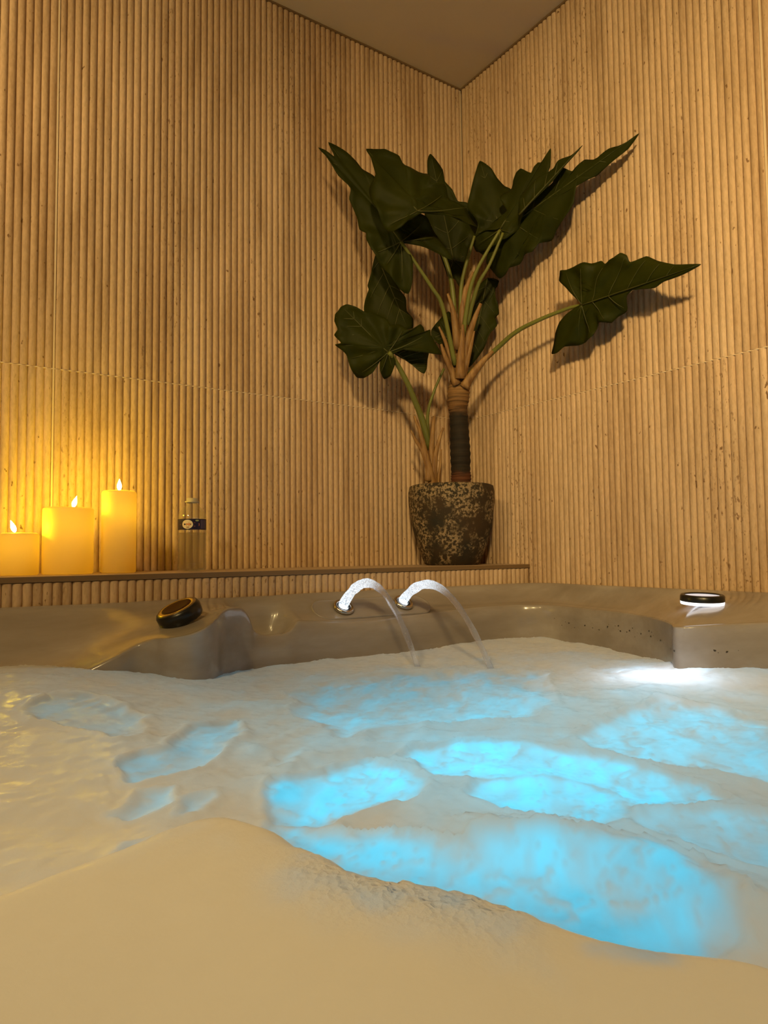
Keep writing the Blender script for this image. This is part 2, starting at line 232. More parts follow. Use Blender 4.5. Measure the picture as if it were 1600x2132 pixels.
PATCHES = [[[[-1.309,-1.229],[-1.297,-1.213],[-1.28,-1.199],[-1.222,-1.184],[-1.161,-1.176],[-1.155,-1.213],[-1.165,-1.255],[-1.199,-1.292],[-1.246,-1.289],[-1.293,-1.301],[-1.322,-1.283]],1.0,0.012],[[[-1.112,-1.177],[-1.087,-1.157],[-1.005,-1.177],[-0.942,-1.189],[-0.928,-1.256],[-0.922,-1.321],[-0.913,-1.41],[-0.939,-1.446],[-1.024,-1.415],[-1.0,-1.35],[-1.024,-1.313],[-1.084,-1.265],[-1.127,-1.237]],0.95,0.014],[[[-1.138,-1.311],[-1.097,-1.28],[-1.048,-1.301],[-1.011,-1.334],[-1.016,-1.39],[-1.064,-1.435],[-1.1,-1.44],[-1.125,-1.394],[-1.139,-1.354]],0.95,0.012],[[[-1.039,-0.747],[-0.941,-0.709],[-0.812,-0.677],[-0.643,-0.772],[-0.574,-0.875],[-0.698,-1.005],[-0.841,-1.079],[-0.963,-1.026],[-1.025,-1.006],[-1.123,-1.048],[-1.113,-0.922]],0.7,0.03],[[[-0.855,-1.204],[-0.717,-1.163],[-0.588,-1.165],[-0.584,-1.242],[-0.618,-1.33],[-0.846,-1.469],[-0.843,-1.384],[-0.887,-1.3],[-0.89,-1.253]],0.7,0.018],[[[-1.324,-1.305],[-1.299,-1.343],[-1.264,-1.382],[-1.239,-1.417],[-1.216,-1.414],[-1.137,-1.482],[-1.131,-1.528],[-1.15,-1.569],[-1.179,-1.594],[-1.212,-1.594],[-1.235,-1.565],[-1.258,-1.524],[-1.285,-1.49],[-1.306,-1.451],[-1.324,-1.411],[-1.331,-1.367]],0.98,0.02],[[[-1.055,-1.448],[-1.024,-1.441],[-0.992,-1.455],[-0.931,-1.511],[-1.06,-1.574],[-1.075,-1.531],[-1.077,-1.5]],0.72,0.016],[[[-1.474,-0.842],[-1.436,-0.771],[-1.391,-0.766],[-1.36,-0.801],[-1.341,-0.903],[-1.362,-0.978],[-1.41,-1.0],[-1.433,-0.931],[-1.475,-0.889]],0.5,0.02],[[[-1.409,-1.097],[-1.388,-1.056],[-1.348,-1.046],[-1.297,-0.959],[-1.253,-0.946],[-1.277,-1.026],[-1.329,-1.1],[-1.381,-1.137],[-1.411,-1.141]],0.62,0.012],[[[-1.45,-1.205],[-1.412,-1.164],[-1.386,-1.174],[-1.408,-1.202],[-1.441,-1.226]],0.55,0.012],[[[-1.411,-1.233],[-1.387,-1.199],[-1.355,-1.198],[-1.357,-1.216],[-1.381,-1.234]],0.4,0.014],[[[-1.462,-1.297],[-1.449,-1.272],[-1.432,-1.278],[-1.441,-1.301],[-1.455,-1.307]],0.4,0.01],[[[-1.275,-1.142],[-1.225,-1.087],[-1.188,-1.089],[-1.229,-1.143],[-1.262,-1.162]],0.35,0.014],[[[-1.353,-1.642],[-1.34,-1.644],[-1.331,-1.659],[-1.329,-1.671],[-1.337,-1.674],[-1.35,-1.661],[-1.356,-1.649]],0.5,0.008],[[[-1.194,-1.37],[-1.171,-1.376],[-1.154,-1.411],[-1.175,-1.425],[-1.195,-1.407]],0.5,0.012],[[[-0.919,-0.864],[-1.024,-1.104],[-0.921,-1.132],[-0.843,-1.173],[-0.916,-1.214],[-0.99,-1.16],[-1.084,-1.133],[-1.127,-1.101]],0.4,0.02],[[[-1.253,-1.067],[-1.175,-1.013],[-1.114,-1.058],[-1.126,-1.121],[-1.189,-1.138]],0.3,0.02],[[[-1.425,-1.469],[-1.407,-1.47],[-1.393,-1.521],[-1.374,-1.578],[-1.378,-1.596],[-1.393,-1.564],[-1.413,-1.514]],0.14,0.015]]
WHITE = [[-0.458,-0.901],[-0.338,-0.885],[-0.269,-0.905],[-0.352,-1.028],[-0.312,-1.072],[-0.385,-1.125],[-0.467,-1.121],[-0.473,-1.039]]
CREST = [[-1.616,-1.44],[-1.558,-1.433],[-1.522,-1.422],[-1.476,-1.398],[-1.443,-1.39],[-1.422,-1.402],[-1.406,-1.427],[-1.398,-1.476],[-1.391,-1.513],[-1.375,-1.544],[-1.356,-1.571],[-1.336,-1.602],[-1.323,-1.633],[-1.308,-1.66],[-1.292,-1.683],[-1.269,-1.727]]
CREST2 = [[-1.172,-1.412],[-1.136,-1.47],[-1.13,-1.498],[-1.137,-1.551],[-1.125,-1.595],[-1.099,-1.666]]

# ------------------------------------------------------------------ materials: walls
def travertine(name, seed):
    m = mat(name, rough=0.62, spec=0.3); t = NT(m)
    oi = t.add('ShaderNodeObjectInfo')
    tc = t.add('ShaderNodeTexCoord')
    ad = t.add('ShaderNodeVectorMath', operation='ADD')
    sc_ = t.add('ShaderNodeVectorMath', operation='SCALE'); sc_.inputs['Scale'].default_value = 13.0
    cb = t.add('ShaderNodeCombineXYZ')
    for i in range(3): t.link(oi.outputs['Random'], cb.inputs[i])
    t.link(cb.outputs[0], sc_.inputs[0]); t.link(tc.outputs['Object'], ad.inputs[0]); t.link(sc_.outputs[0], ad.inputs[1])
    def mp(s):
        nd = t.add('ShaderNodeMapping'); nd.inputs['Scale'].default_value = s
        t.link(ad.outputs[0], nd.inputs['Vector']); return nd.outputs[0]
    big = t.noise(mp((5, 5, 0.55)), 1.6, 3, .55)
    streak = t.noise(mp((20, 20, 2.0)), 1.5, 4, .62)
    fine = t.noise(mp((110, 110, 30)), 1.8, 3, .65)
    c1 = t.ramp(big, [(.30, (.52, .355, .215)), (.52, (.62, .45, .29)), (.72, (.68, .51, .345))])
    c2 = t.ramp(streak, [(.30, (.74, .68, .60)), (.5, (.97, .95, .92)), (.68, (1.08, 1.05, 1.02))])
    c = t.mix(1.0, c1, c2, 'MULTIPLY')
    c3 = t.ramp(fine, [(.35, (.84, .82, .78)), (.6, (1.04, 1.03, 1.02))])
    c = t.mix(.8, c, c3, 'MULTIPLY')
    # open travertine pits gathered in vertical veins
    veins = t.ramp(t.noise(mp((7, 7, 0.8)), 1.4, 3, .6), [(.50, (0, 0, 0)), (.66, (1, 1, 1))])
    pits = t.ramp(t.noise(mp((170, 170, 62)), 1.0, 3, .6), [(.60, (0, 0, 0)), (.68, (1, 1, 1))])
    pv = t.mix(1.0, pits, veins, 'MULTIPLY')
    pits2 = t.ramp(t.noise(mp((90, 90, 45)), 1.0, 2, .5), [(.71, (0, 0, 0)), (.75, (1, 1, 1))])
    pv = t.mix(1.0, pv, pits2, 'LIGHTEN')
    c = t.mix(pv, c, (.21, .115, .055))
    t.link(c, t.b.inputs['Base Color'])
    return m
M_TILE = travertine('travertine_tile', 1)
M_GROUT = mat('pale_grout', (.74, .58, .385), .8)
M_TRIM = mat('bronze_trim', (.20, .125, .06), .45)
M_LEDGE = mat('ledge_stone', (.50, .36, .24), .5)
M_CEIL = mat('ceiling_paint', (.70, .61, .47), .9, .2)
t = NT(M_CEIL); v = t.coords((1, 1, 1)); t.bump(t.noise(v, 160, 3), .08, .001)
M_PLAIN = mat('plain_plaster', (.50, .38, .26), .8, .2)
t = NT(M_PLAIN); t.bump(t.noise(t.coords(), 60, 3), .1, .002)
M_FLOOR = mat('floor_tile', (.36, .28, .21), .45)
t = NT(M_FLOOR); t.link(t.ramp(t.noise(t.coords(), 6, 4), [(.3, (.30, .23, .17)), (.7, (.42, .33, .25))]), t.b.inputs['Base Color'])

# ------------------------------------------------------------------ fluted tiles
RIB_D = 0.0075
def fluted(name, length, z0, z1, nrib, axis, m, parent, at0, seg=8, depth=RIB_D, base=0.014):
    """Convex vertical ribs. axis 'x': runs along -x..; ribs bulge to -y (crest at 0)."""
    V, F = [], []
    pitch = length / nrib
    cols = []
    for r in range(nrib):
        jit = random.uniform(-.0002, .0002)
        for s in range(seg + (1 if r == nrib - 1 else 0)):
            u = s / seg
            d = depth * (1 - math.sqrt(max(0, 1 - (2 * u - 1) ** 2 * .96))) if 0 < u < 1 else depth * .80
            cols.append((r * pitch + u * pitch, d + (jit if 0 < u < 1 else 0)))
    # thin sharp groove: profile depth measured from crest plane
    def pt(a, d, z):
        if axis == 'x': return (at0[0] + a, at0[1] + d, z)
        return (at0[0] + d, at0[1] - a, z)
    n = len(cols)
    for z in (z0, z1):
        for a, d in cols: V.append(pt(a, d, z))
    for i in range(n - 1):
        q = (i, i + 1, n + i + 1, n + i)
        F.append(q)
    # back and rim
    k = len(V)
    for z in (z0, z1):
        V.append(pt(cols[0][0], base, z)); V.append(pt(cols[-1][0], base, z))
    F.append((k, k + 2, k + 3, k + 1))
    F.append(tuple([k, k + 1] + list(range(n - 1, -1, -1))))
    F.append(tuple([k + 3, k + 2] + list(range(n, 2 * n))))
    F.append((k, 0, n, k + 2)); F.append((k + 1, k + 3, 2 * n - 1, n - 1))
    if axis == 'y': pass
    o = pyobj(name, V, F, m, parent, smooth=False)
    me = o.data
    for p in me.polygons:
        if len(p.vertices) == 4: p.use_smooth = True
    # keep the grooves crisp
    bm = bmesh.new(); bm.from_mesh(me)
    for e in bm.edges:
        if len(e.link_faces) == 2 and e.calc_face_angle(0) > 0.9: e.smooth = False
    bmesh.ops.recalc_face_normals(bm, faces=bm.faces[:])
    bm.to_mesh(me); bm.free()
    return o

XJ, YJ, ZJ = -1.3175, -1.053, 1.456
LEDGE_Y, LEDGE_Z, RIM = -0.289, 0.959, 0.900
g = 0.0011
wall_back = struct(box('wall_back', (-3.2, .014, 0), (.06, .12, CEIL + .1), M_PLAIN), 'back wall clad in vertically fluted travertine tiles')
wall_right = struct(box('wall_right', (.014, -3.6, 0), (.12, .014, CEIL + .1), M_PLAIN), 'right wall clad in vertically fluted travertine tiles')
for (z0, z1) in ((0.02, ZJ - g), (ZJ + g, CEIL - .004)):
    fluted('tile', 1.3175 - g - .001, z0, z1, 72, 'x', M_TILE, wall_back, (XJ + g, 0, 0))
    fluted('tile', 1.3175 - 2 * g, z0, z1, 72, 'x', M_TILE, wall_back, (XJ - 1.3175 + g, 0, 0))
    fluted('tile', 1.053 - g - .001, z0, z1, 57, 'y', M_TILE, wall_right, (0, -.001, 0))
    fluted('tile', 1.053 - 2 * g, z0, z1, 57, 'y', M_TILE, wall_right, (0, YJ - g, 0))
box('grout', (XJ - .002, .0, .02), (XJ + .002, .014, CEIL - .004), M_GROUT, wall_back)
box('grout', (.0, YJ - .002, .02), (.014, YJ + .002, CEIL - .004), M_GROUT, wall_right)
box('grout', (-2.635, .0016, ZJ - .0014), (0, .014, ZJ + .0014), M_GROUT, wall_back)
box('grout', (.0016, -2.1, ZJ - .0014), (.014, 0, ZJ + .0014), M_GROUT, wall_right)
box('grout', (-.0035, .001, .02), (.002, .012, CEIL - .004), M_GROUT, wall_back)
struct(box('strip_1', (-3.2, -.002, CEIL - .006), (0, .012, CEIL + .002), M_TRIM), 'thin brown strip where back wall meets ceiling')  # dark brown strip along the top of each tiled wall
struct(box('strip_2', (-.002, -3.6, CEIL - .006), (.012, 0, CEIL + .002), M_TRIM), 'thin brown strip where right wall meets ceiling')
struct(box('wall_left', (-3.3, -3.6, 0), (-3.2, .12, CEIL + .1), M_PLAIN), 'plain plaster wall left of the hot tub')
struct(box('wall_front', (-3.3, -3.7, 0), (.12, -3.6, CEIL + .1), M_PLAIN), 'plain plaster wall behind the camera')
struct(box('floor', (-3.3, -3.7, -.1), (.12, .12, 0), M_FLOOR), 'beige tiled floor under the hot tub')
struct(box('ceiling', (-3.3, -3.7, CEIL), (.12, .12, CEIL + .1), M_CEIL), 'smooth off-white painted ceiling above the corner')

# ledge along the back wall
ledge = thing('wall_ledge', 'low stone ledge along the back wall carrying candles, bottle and plant', 'ledge', (-1.3, -.14, 0))
box('core', (-2.635, LEDGE_Y + .0135, .01), (-.002, -.0005, LEDGE_Z - .013), M_PLAIN, ledge)
XT = -.60
box('top_slab', (-2.635, LEDGE_Y + .001, LEDGE_Z - .012), (XT - .0007, -.0005, LEDGE_Z), M_LEDGE, ledge, .0012)
box('top_slab', (XT + .0007, LEDGE_Y + .001, LEDGE_Z - .012), (-.002, -.0005, LEDGE_Z), M_LEDGE, ledge, .0012)
box('edge_trim', (-2.635, LEDGE_Y - .001, LEDGE_Z - .0115), (XT - .0006, LEDGE_Y + .001, LEDGE_Z - .0005), M_TRIM, ledge)
box('edge_trim', (XT + .0006, LEDGE_Y - .001, LEDGE_Z - .0115), (-.003, LEDGE_Y + .001, LEDGE_Z - .0005), M_TRIM, ledge)
fluted('front_tile', 1.316, .02, LEDGE_Z - .013, 72, 'x', M_TILE, ledge, (-1.3185, LEDGE_Y, 0), base=.0135)
fluted('front_tile', 1.316, .02, LEDGE_Z - .013, 72, 'x', M_TILE, ledge, (-2.6355, LEDGE_Y, 0), base=.0135)

# ceiling spotlights: canopy, stem, tilted can with a lit lens
M_PFRAME = mat('lamp_bronze', (.12, .08, .05), .4, metal=.6)
M_PDIFF = mat('lamp_lens', (.9, .85, .75), .5, emit=WARM, estr=5.0)
SL = ['bronze ceiling spotlight aimed at the back wall', 'bronze ceiling spotlight aimed at the right wall', 'added bronze fill spotlight warming the tub foam']
for i, (c0, aim, sz, spr, pw) in enumerate(SPOTS):
    c0 = Vector(c0); ax = (Vector(aim) - c0).normalized()
    p = thing('ceiling_spotlight', SL[i], 'spotlight', (c0.x, c0.y, CEIL), 'ceiling spotlights')
    lathe('canopy', [(.05, -.0005), (.05, -.018), (.045, -.024), (.001, -.024)], M_PFRAME, p, (c0.x, c0.y, CEIL), cap1=True)
    tube('stem', [(c0.x, c0.y, CEIL - .02), (c0.x, c0.y, c0.z + .06), tuple(c0 - ax * .06)], [.007, .007, .007], M_PFRAME, p)
    lathe('can', [(.001, -.13), (sz / 2 * .8, -.125), (sz / 2 + .006, -.10), (sz / 2 + .006, .0), (sz / 2 + .001, .0), (sz / 2, -.012)], M_PFRAME, p, c0, ax)
    lathe('lens', [(.001, -.006), (sz / 2 - .001, -.008)], M_PDIFF, p, c0, ax, cap0=True)
    area_light('lamp_light', c0 + ax * .004, sz, pw, WARM, aim, p, spread=spr)

# ------------------------------------------------------------------ hot tub
M_ACR = mat('marbled_acrylic', (.42, .36, .32), .20, .45, coat=.15)
t = NT(M_ACR)
cvec = t.coords((1.0, 3.2, 5.0))
c = t.ramp(t.noise(cvec, 2.4, 5, .6), [(.25, (.25, .215, .185)), (.5, (.33, .29, .255)), (.72, (.42, .38, .345))])
t.link(c, t.b.inputs['Base Color'])
M_BLACK = mat('satin_black', (.012, .011, .010), .32)
M_DARK = mat('dark_bronze', (.34, .25, .13), .25, metal=.9)
M_CHROME = mat('brushed_chrome', (.55, .50, .44), .2, metal=1.0)
M_CAB = mat('cabinet_panel', (.10, .075, .055), .55)
M_LED = mat('white_led', (.9, .9, .9), .4, emit=(.93, .95, 1.0), estr=1.4)
M_LEDSOFT = mat('pale_lit_cap', (.8, .82, .9), .3, emit=(.75, .82, 1.0), estr=.55)
M_LENS = mat('underwater_lens', (.6, .9, 1.0), .3, emit=CYAN, estr=4.0)
tub = thing('hot_tub', 'marbled acrylic hot tub full of glowing blue foam in the corner', 'hot tub', (-1.17, -1.35, 0))
def S(o, *pts):
    return [(o[0], o[1], .899)] + list(pts)
def SX(x, *yz):       # section square to the back wall
    r = [(x, -.2925, .899)] + [(x, y, z) for y, z in yz]
    y6, = [yz[-1][0]]
    r += [(x, y6 - .05, .45), (x + (-1.17 - x) * .15, y6 - .22, .24)]
    return r
def SO(o, *pts):      # free section
    l = pts[-1]; cx, cy = -1.17, -1.35
    r = [(o[0], o[1], .899)] + list(pts)
    r += [(l[0] + (cx - l[0]) * .06, l[1] + (cy - l[1]) * .06, .45), (l[0] + (cx - l[0]) * .25, l[1] + (cy - l[1]) * .25, .24)]
    return r
def auto(o, lip, zl=.855, zmid=.885):
    o = np.array([*o, .899]); l = np.array([*lip, zl]); d = l - o
    def f(a, z): q = o + d * a; return (q[0], q[1], z)
    dn = d[:2] / np.linalg.norm(d[:2])
    return SO(o[:2], f(.12, .9025), f(.3, .897), f(.65, zmid - .008), tuple(l), (l[0] + dn[0] * .018, l[1] + dn[1] * .018, zl - .014), (l[0] + dn[0] * .024, l[1] + dn[1] * .024, .72))
KEYS = [
 auto((-2.35, -1.9), (-2.16, -1.9)), auto((-2.35, -1.3), (-2.16, -1.3)), auto((-2.35, -.8), (-2.14, -.85)),
 SO((-2.35, -.2925), (-2.32, -.32, .902), (-2.26, -.38, .88), (-2.18, -.46, .85), (-2.08, -.55, .80), (-2.02, -.62, .75), (-1.96, -.70, .70)),
 SX(-1.85, (-.318, .899), (-.375, .866), (-.435, .826), (-.51, .780), (-.58, .742), (-.66, .70)),
 SX(-1.62, (-.318, .899), (-.372, .864), (-.432, .818), (-.505, .775), (-.57, .740), (-.64, .70)),
 SX(-1.48, (-.318, .899), (-.370, .863), (-.432, .814), (-.503, .776), (-.555, .748), (-.60, .70)),
 SX(-1.36, (-.318, .899), (-.370, .867), (-.440, .824), (-.512, .793), (-.528, .778), (-.536, .70)),
 SX(-1.29, (-.318, .899), (-.370, .876), (-.445, .846), (-.525, .822), (-.541, .808), (-.546, .70)),
 SX(-1.245, (-.318, .900), (-.372, .882), (-.445, .858), (-.526, .840), (-.540, .827), (-.543, .70)),
 SX(-1.228, (-.318, .900), (-.374, .884), (-.452, .862), (-.545, .847), (-.558, .833), (-.560, .70)),
 SX(-1.212, (-.318, .900), (-.375, .885), (-.462, .866), (-.580, .850), (-.592, .837), (-.594, .70)),
 SX(-1.18, (-.318, .901), (-.378, .887), (-.470, .872), (-.596, .856), (-.609, .843), (-.611, .70)),
 SX(-1.145, (-.318, .902), (-.380, .890), (-.466, .880), (-.584, .866), (-.598, .853), (-.600, .70)),
 SX(-1.115, (-.318, .902), (-.380, .892), (-.458, .886), (-.552, .876), (-.565, .863), (-.567, .70)),
 SX(-1.085, (-.318, .902), (-.378, .893), (-.448, .889), (-.508, .885), (-.522, .871), (-.526, .70)),
 SX(-1.05, (-.318, .902), (-.372, .893), (-.434, .890), (-.474, .888), (-.490, .873), (-.495, .70)),
 SX(-1.018, (-.318, .901), (-.366, .891), (-.420, .888), (-.450, .882), (-.464, .866), (-.470, .70)),
 SX(-1.000, (-.316, .900), (-.352, .884), (-.396, .866), (-.438, .862), (-.454, .848), (-.462, .70)),
 SX(-.985, (-.316, .899), (-.344, .880), (-.372, .834), (-.430, .834), (-.447, .820), (-.457, .70)),
 SX(-.965, (-.316, .899), (-.340, .878), (-.362, .818), (-.428, .824), (-.444, .811), (-.454, .70)),
 SX(-.935, (-.316, .899), (-.338, .878), (-.358, .816), (-.426, .822), (-.441, .809), (-.450, .70)),
 SX(-.908, (-.316, .899), (-.340, .878), (-.362, .818), (-.425, .823), (-.439, .810), (-.448, .70)),
 SX(-.890, (-.316, .899), (-.344, .880), (-.374, .838), (-.422, .832), (-.435, .818), (-.445, .70)),
 SX(-.876, (-.316, .900), (-.348, .884), (-.386, .860), (-.418, .846), (-.431, .831), (-.441, .70)),
 SX(-.850, (-.316, .901), (-.348, .886), (-.382, .864), (-.412, .846), (-.426, .831), (-.437, .70)),
 SX(-.74, (-.316, .902), (-.342, .885), (-.374, .862), (-.408, .838), (-.421, .822), (-.432, .70)),
 SX(-.58, (-.316, .902), (-.340, .885), (-.372, .862), (-.405, .840), (-.418, .824), (-.428, .70)),
 SX(-.44, (-.316, .902), (-.338, .885), (-.364, .862), (-.392, .844), (-.405, .829), (-.415, .70)),
 SO((-.28, -.2925), (-.28, -.316, .9025), (-.275, -.336, .885), (-.268, -.358, .861), (-.262, -.380, .847), (-.262, -.393, .833), (-.266, -.402, .70)),
 SO((-.10, -.2925), (-.105, -.316, .9025), (-.118, -.340, .886), (-.138, -.372, .861), (-.158, -.400, .847), (-.165, -.413, .833), (-.172, -.422, .70)),
 SO((-.0025, -.33), (-.022, -.345, .9025), (-.046, -.372, .886), (-.082, -.415, .861), (-.113, -.45, .847), (-.127, -.459, .833), (-.137, -.464, .70)),
 SO((-.0025, -.55), (-.024, -.552, .9025), (-.046, -.555, .886), (-.080, -.56, .860), (-.108, -.565, .846), (-.123, -.567, .832), (-.134, -.57, .70)),
 SO((-.0025, -.72), (-.026, -.724, .9025), (-.052, -.73, .888), (-.105, -.745, .864), (-.148, -.757, .846), (-.163, -.762, .832), (-.174, -.766, .70)),
 SO((-.0025, -.85), (-.028, -.856, .9025), (-.070, -.866, .892), (-.150, -.880, .874), (-.222, -.895, .847), (-.237, -.900, .833), (-.248, -.905, .70)),
 SO((-.0025, -.93), (-.030, -.938, .9025), (-.085, -.948, .895), (-.195, -.962, .884), (-.306, -.984, .849), (-.322, -.989, .835), (-.334, -.994, .70)),
 SO((-.0025, -.97), (-.030, -.977, .9025), (-.090, -.985, .896), (-.215, -.998, .886), (-.342, -1.020, .849), (-.358, -1.024, .834), (-.370, -1.028, .70)),
 SO((-.0025, -1.01), (-.030, -1.014, .9025), (-.085, -1.018, .896), (-.200, -1.028, .885), (-.318, -1.055, .852), (-.334, -1.062, .838), (-.345, -1.068, .70)),
 SO((-.0025, -1.06), (-.028, -1.062, .9025), (-.070, -1.066, .893), (-.160, -1.074, .878), (-.252, -1.092, .854), (-.268, -1.100, .840), (-.280, -1.106, .70)),
 SO((-.0025, -1.13), (-.026, -1.132, .9025), (-.055, -1.134, .889), (-.115, -1.138, .870), (-.178, -1.145, .855), (-.194, -1.149, .841), (-.206, -1.152, .70)),
 auto((-.0025, -1.3), (-.135, -1.3), .856, .872), auto((-.0025, -1.75), (-.15, -1.75), .856, .872), auto((-.0025, -2.25), (-.19, -2.12), .856, .872), auto((-.12, -2.42), (-.28, -2.22), .856, .872),
 auto((-.8, -2.42), (-.8, -2.24)), auto((-1.6, -2.42), (-1.6, -2.24)), auto((-2.2, -2.42), (-2.06, -2.22)), auto((-2.35, -2.25), (-2.16, -2.12)),
]
K = np.array(KEYS)
K[:, 3, 2] -= .004; K[:, 4, 2] += .002; K[:, 2, 2] -= .003    # soft bead along the lip
#                       # (n sections, 9 points, 3)
nS, nP = K.shape[:2]
SUBS, SUBP = 5, 5
Kc = np.concatenate([K[-1:], K, K[:2]])
rings = []
for i in range(nS):
    p0, p1, p2, p3 = Kc[i], Kc[i + 1], Kc[i + 2], Kc[i + 3]
    # centripetal-ish tangents keep tight places from overshooting
    a = np.linalg.norm(p1 - p0, axis=1).mean(); b = np.linalg.norm(p2 - p1, axis=1).mean(); c_ = np.linalg.norm(p3 - p2, axis=1).mean()
    m1 = b * ((p1 - p0) / a * b + (p2 - p1) / b * a) / (a + b); m2 = b * ((p2 - p1) / b * c_ + (p3 - p2) / c_ * b) / (b + c_)
    for k in range(SUBS):
        s = k / SUBS
        rings.append((2 * s ** 3 - 3 * s * s + 1) * p1 + (s ** 3 - 2 * s * s + s) * m1 + (-2 * s ** 3 + 3 * s * s) * p2 + (s ** 3 - s * s) * m2)
rings = [np.column_stack([np.clip(r[:, 0], -2.3535, -.0025), np.clip(r[:, 1], -2.424, -.2925), r[:, 2]]) for r in rings]
V, F = [], []
for r in rings: V.extend(cr(r, SUBP).tolist())
nr, npnt = len(rings), (nP - 1) * SUBP + 1
for i in range(nr):
    j = (i + 1) % nr
    for k in range(npnt - 1):
        F.append((i * npnt + k, i * npnt + k + 1, j * npnt + k + 1, j * npnt + k))
F.append(tuple(i * npnt + npnt - 1 for i in range(nr)))
shell = pyobj('shell', V, F, M_ACR, tub)
bm = bmesh.new(); bm.from_mesh(shell.data); bmesh.ops.recalc_face_normals(bm, faces=bm.faces[:]); bm.to_mesh(shell.data); bm.free()
from mathutils.bvhtree import BVHTree
SHELL_BVH = BVHTree.FromPolygons([tuple(v) for v in V], F)
def shell_z(x, y):
    h = SHELL_BVH.ray_cast(Vector((x, y, 1.5)), Vector((0, 0, -1)))
    return h[0].z, h[1] if h[1].z > 0 else -h[1]
# outer cabinet (four side panels and a base)
box('cabinet_side', (-2.352, -2.42, .0), (-2.335, -.293, .893), M_CAB, tub)
box('cabinet_side', (-2.335, -2.425, .0), (-.003, -2.408, .893), M_CAB, tub)
box('cabinet_side', (-.02, -2.408, .0), (-.003, -.31, .88), M_CAB, tub)
box('cabinet_side', (-2.335, -.31, .0), (-.003, -.293, .88), M_CAB, tub)
box('cabinet_base', (-2.335, -2.408, .0), (-.02, -.31, .03), M_CAB, tub)

def knob_frame(c, ax):
    return Vector(c), Vector(ax).normalized()
# tilted diverter knob on the left pillar
z, n_ = shell_z(-1.157, -.495)
kc = Vector((-1.157, -.495, z)); kax = Vector((-.48, -.10, 1)).normalized()
kn = lathe('diverter_knob', [(.002, .0), (.041, .0), (.0425, .003), (.0435, .020), (.041, .0255), (.0385, .027)], M_BLACK, tub, kc + kax * .004, kax, cap0=True)
kn['label'] = 'black diverter knob with gold-brown cap'
lathe('knob_ring', [(.0385, .0265), (.037, .0285), (.029, .0285), (.0275, .0270)], M_DARK, kn, kc + kax * .004, kax)
lathe('knob_cap', [(.0292, .0268), (.0286, .0292), (.020, .0286), (.001, .0282)], mat('brown_cap', (.05, .016, .006), .65, .15), kn, kc + kax * .004, kax, cap1=True)
# lit control knob on the right rim
z, n_ = shell_z(-.205, -.985)
kc = Vector((-.205, -.985, z + .0005)); kax = Vector((-.03, -.05, 1)).normalized()
kn2 = lathe('lit_knob', [(.038, .007), (.0435, .0075), (.044, .010), (.0435, .019), (.041, .0215), (.037, .0215), (.035, .019)], M_BLACK, tub, kc, kax)
kn2['label'] = 'black knob ring over a glowing white band'
lathe('light_band', [(.030, .0005), (.0425, .001), (.0432, .003), (.0432, .0078), (.038, .0078)], M_LED, kn2, kc, kax)
lathe('knob_top', [(.0352, .0188), (.020, .0185), (.001, .0183)], M_LEDSOFT, kn2, kc, kax, cap1=True)

# fountain panel with two nozzles
FN = Vector((0, -.046, .065)).normalized()           # face normal of the rim slope
FD = Vector((0, -.065, -.046)).normalized()          # down the slope
pc = Vector((-.638, -.3735, .8615)) + FN * .0012
def oblong(name, hl, hw, h0, h1, m, parent, inset=.0):
    pts = []
    r = hw; N = 14
    for k in range(N + 1):
        a = -math.pi / 2 + math.pi * k / N; pts.append((hl - r + r * math.cos(a), r * math.sin(a)))
    for k in range(N + 1):
        a = math.pi / 2 + math.pi * k / N; pts.append((-hl + r + r * math.cos(a), r * math.sin(a)))
    V, F = [], []
    prof = [(1.0, -.006), (1.0, h0), (.985, h1), (.93, h1 + .0004), (.90, h1 - .0012), (.86, h1 - .0014)]
    n = len(pts)
    for s, h in prof:
        for (u, v) in pts:
            uu = u - math.copysign((1 - s) * hw * 1.0, u) if True else u
            V.append(pc + Vector((uu, 0, 0)) + FD * (v * s) + FN * h)
    for i in range(len(prof) - 1):
        for k in range(n):
            k2 = (k + 1) % n; F.append((i * n + k, i * n + k2, (i + 1) * n + k2, (i + 1) * n + k))
    F.append(tuple((len(prof) - 1) * n + k for k in range(n)))
    return pyobj(name, V, F, m, parent)
panel = oblong('fountain_panel', .172, .036, .001, .0048, M_ACR, tub)
NOZ = [Vector((-.727, -.375, .864)), Vector((-.547, -.372, .866))]
M_NLED = mat('nozzle_led', (.9, .95, 1), .4, emit=(.82, .92, 1.0), estr=8.0)
JETV = []
def jet_v(Nn, L, T):
    v = (L - Nn) / T; v.z += 9.81 * T / 2; return v
JETS = [(Vector((-.727, -.375, .872)), Vector((-.686, -.623, .748)), .30), (Vector((-.547, -.372, .875)), Vector((-.594, -.756, .748)), .287)]
for q, (N0, L0, T) in zip(NOZ, JETS):
    v0 = jet_v(N0, L0, T)
    nz = lathe('nozzle', [(.012, .003), (.020, .002), (.0255, .0), (.0262, .003), (.0245, .0075), (.0205, .0095), (.0170, .0075), (.0155, .002), (.0150, -.004)], M_CHROME, tub, q + FN * .003, FN)
    nz['label'] = 'round metal fountain nozzle with dark ring'
    lathe('gasket', [(.0168, .0072), (.0142, .0078), (.0125, .0060), (.0122, .0)], M_BLACK, nz, q + FN * .003, FN)
    lathe('nozzle_led', [(.0005, .001), (.0118, .001), (.0120, -.002)], M_NLED, nz, q + FN * .003, FN, cap0=True)

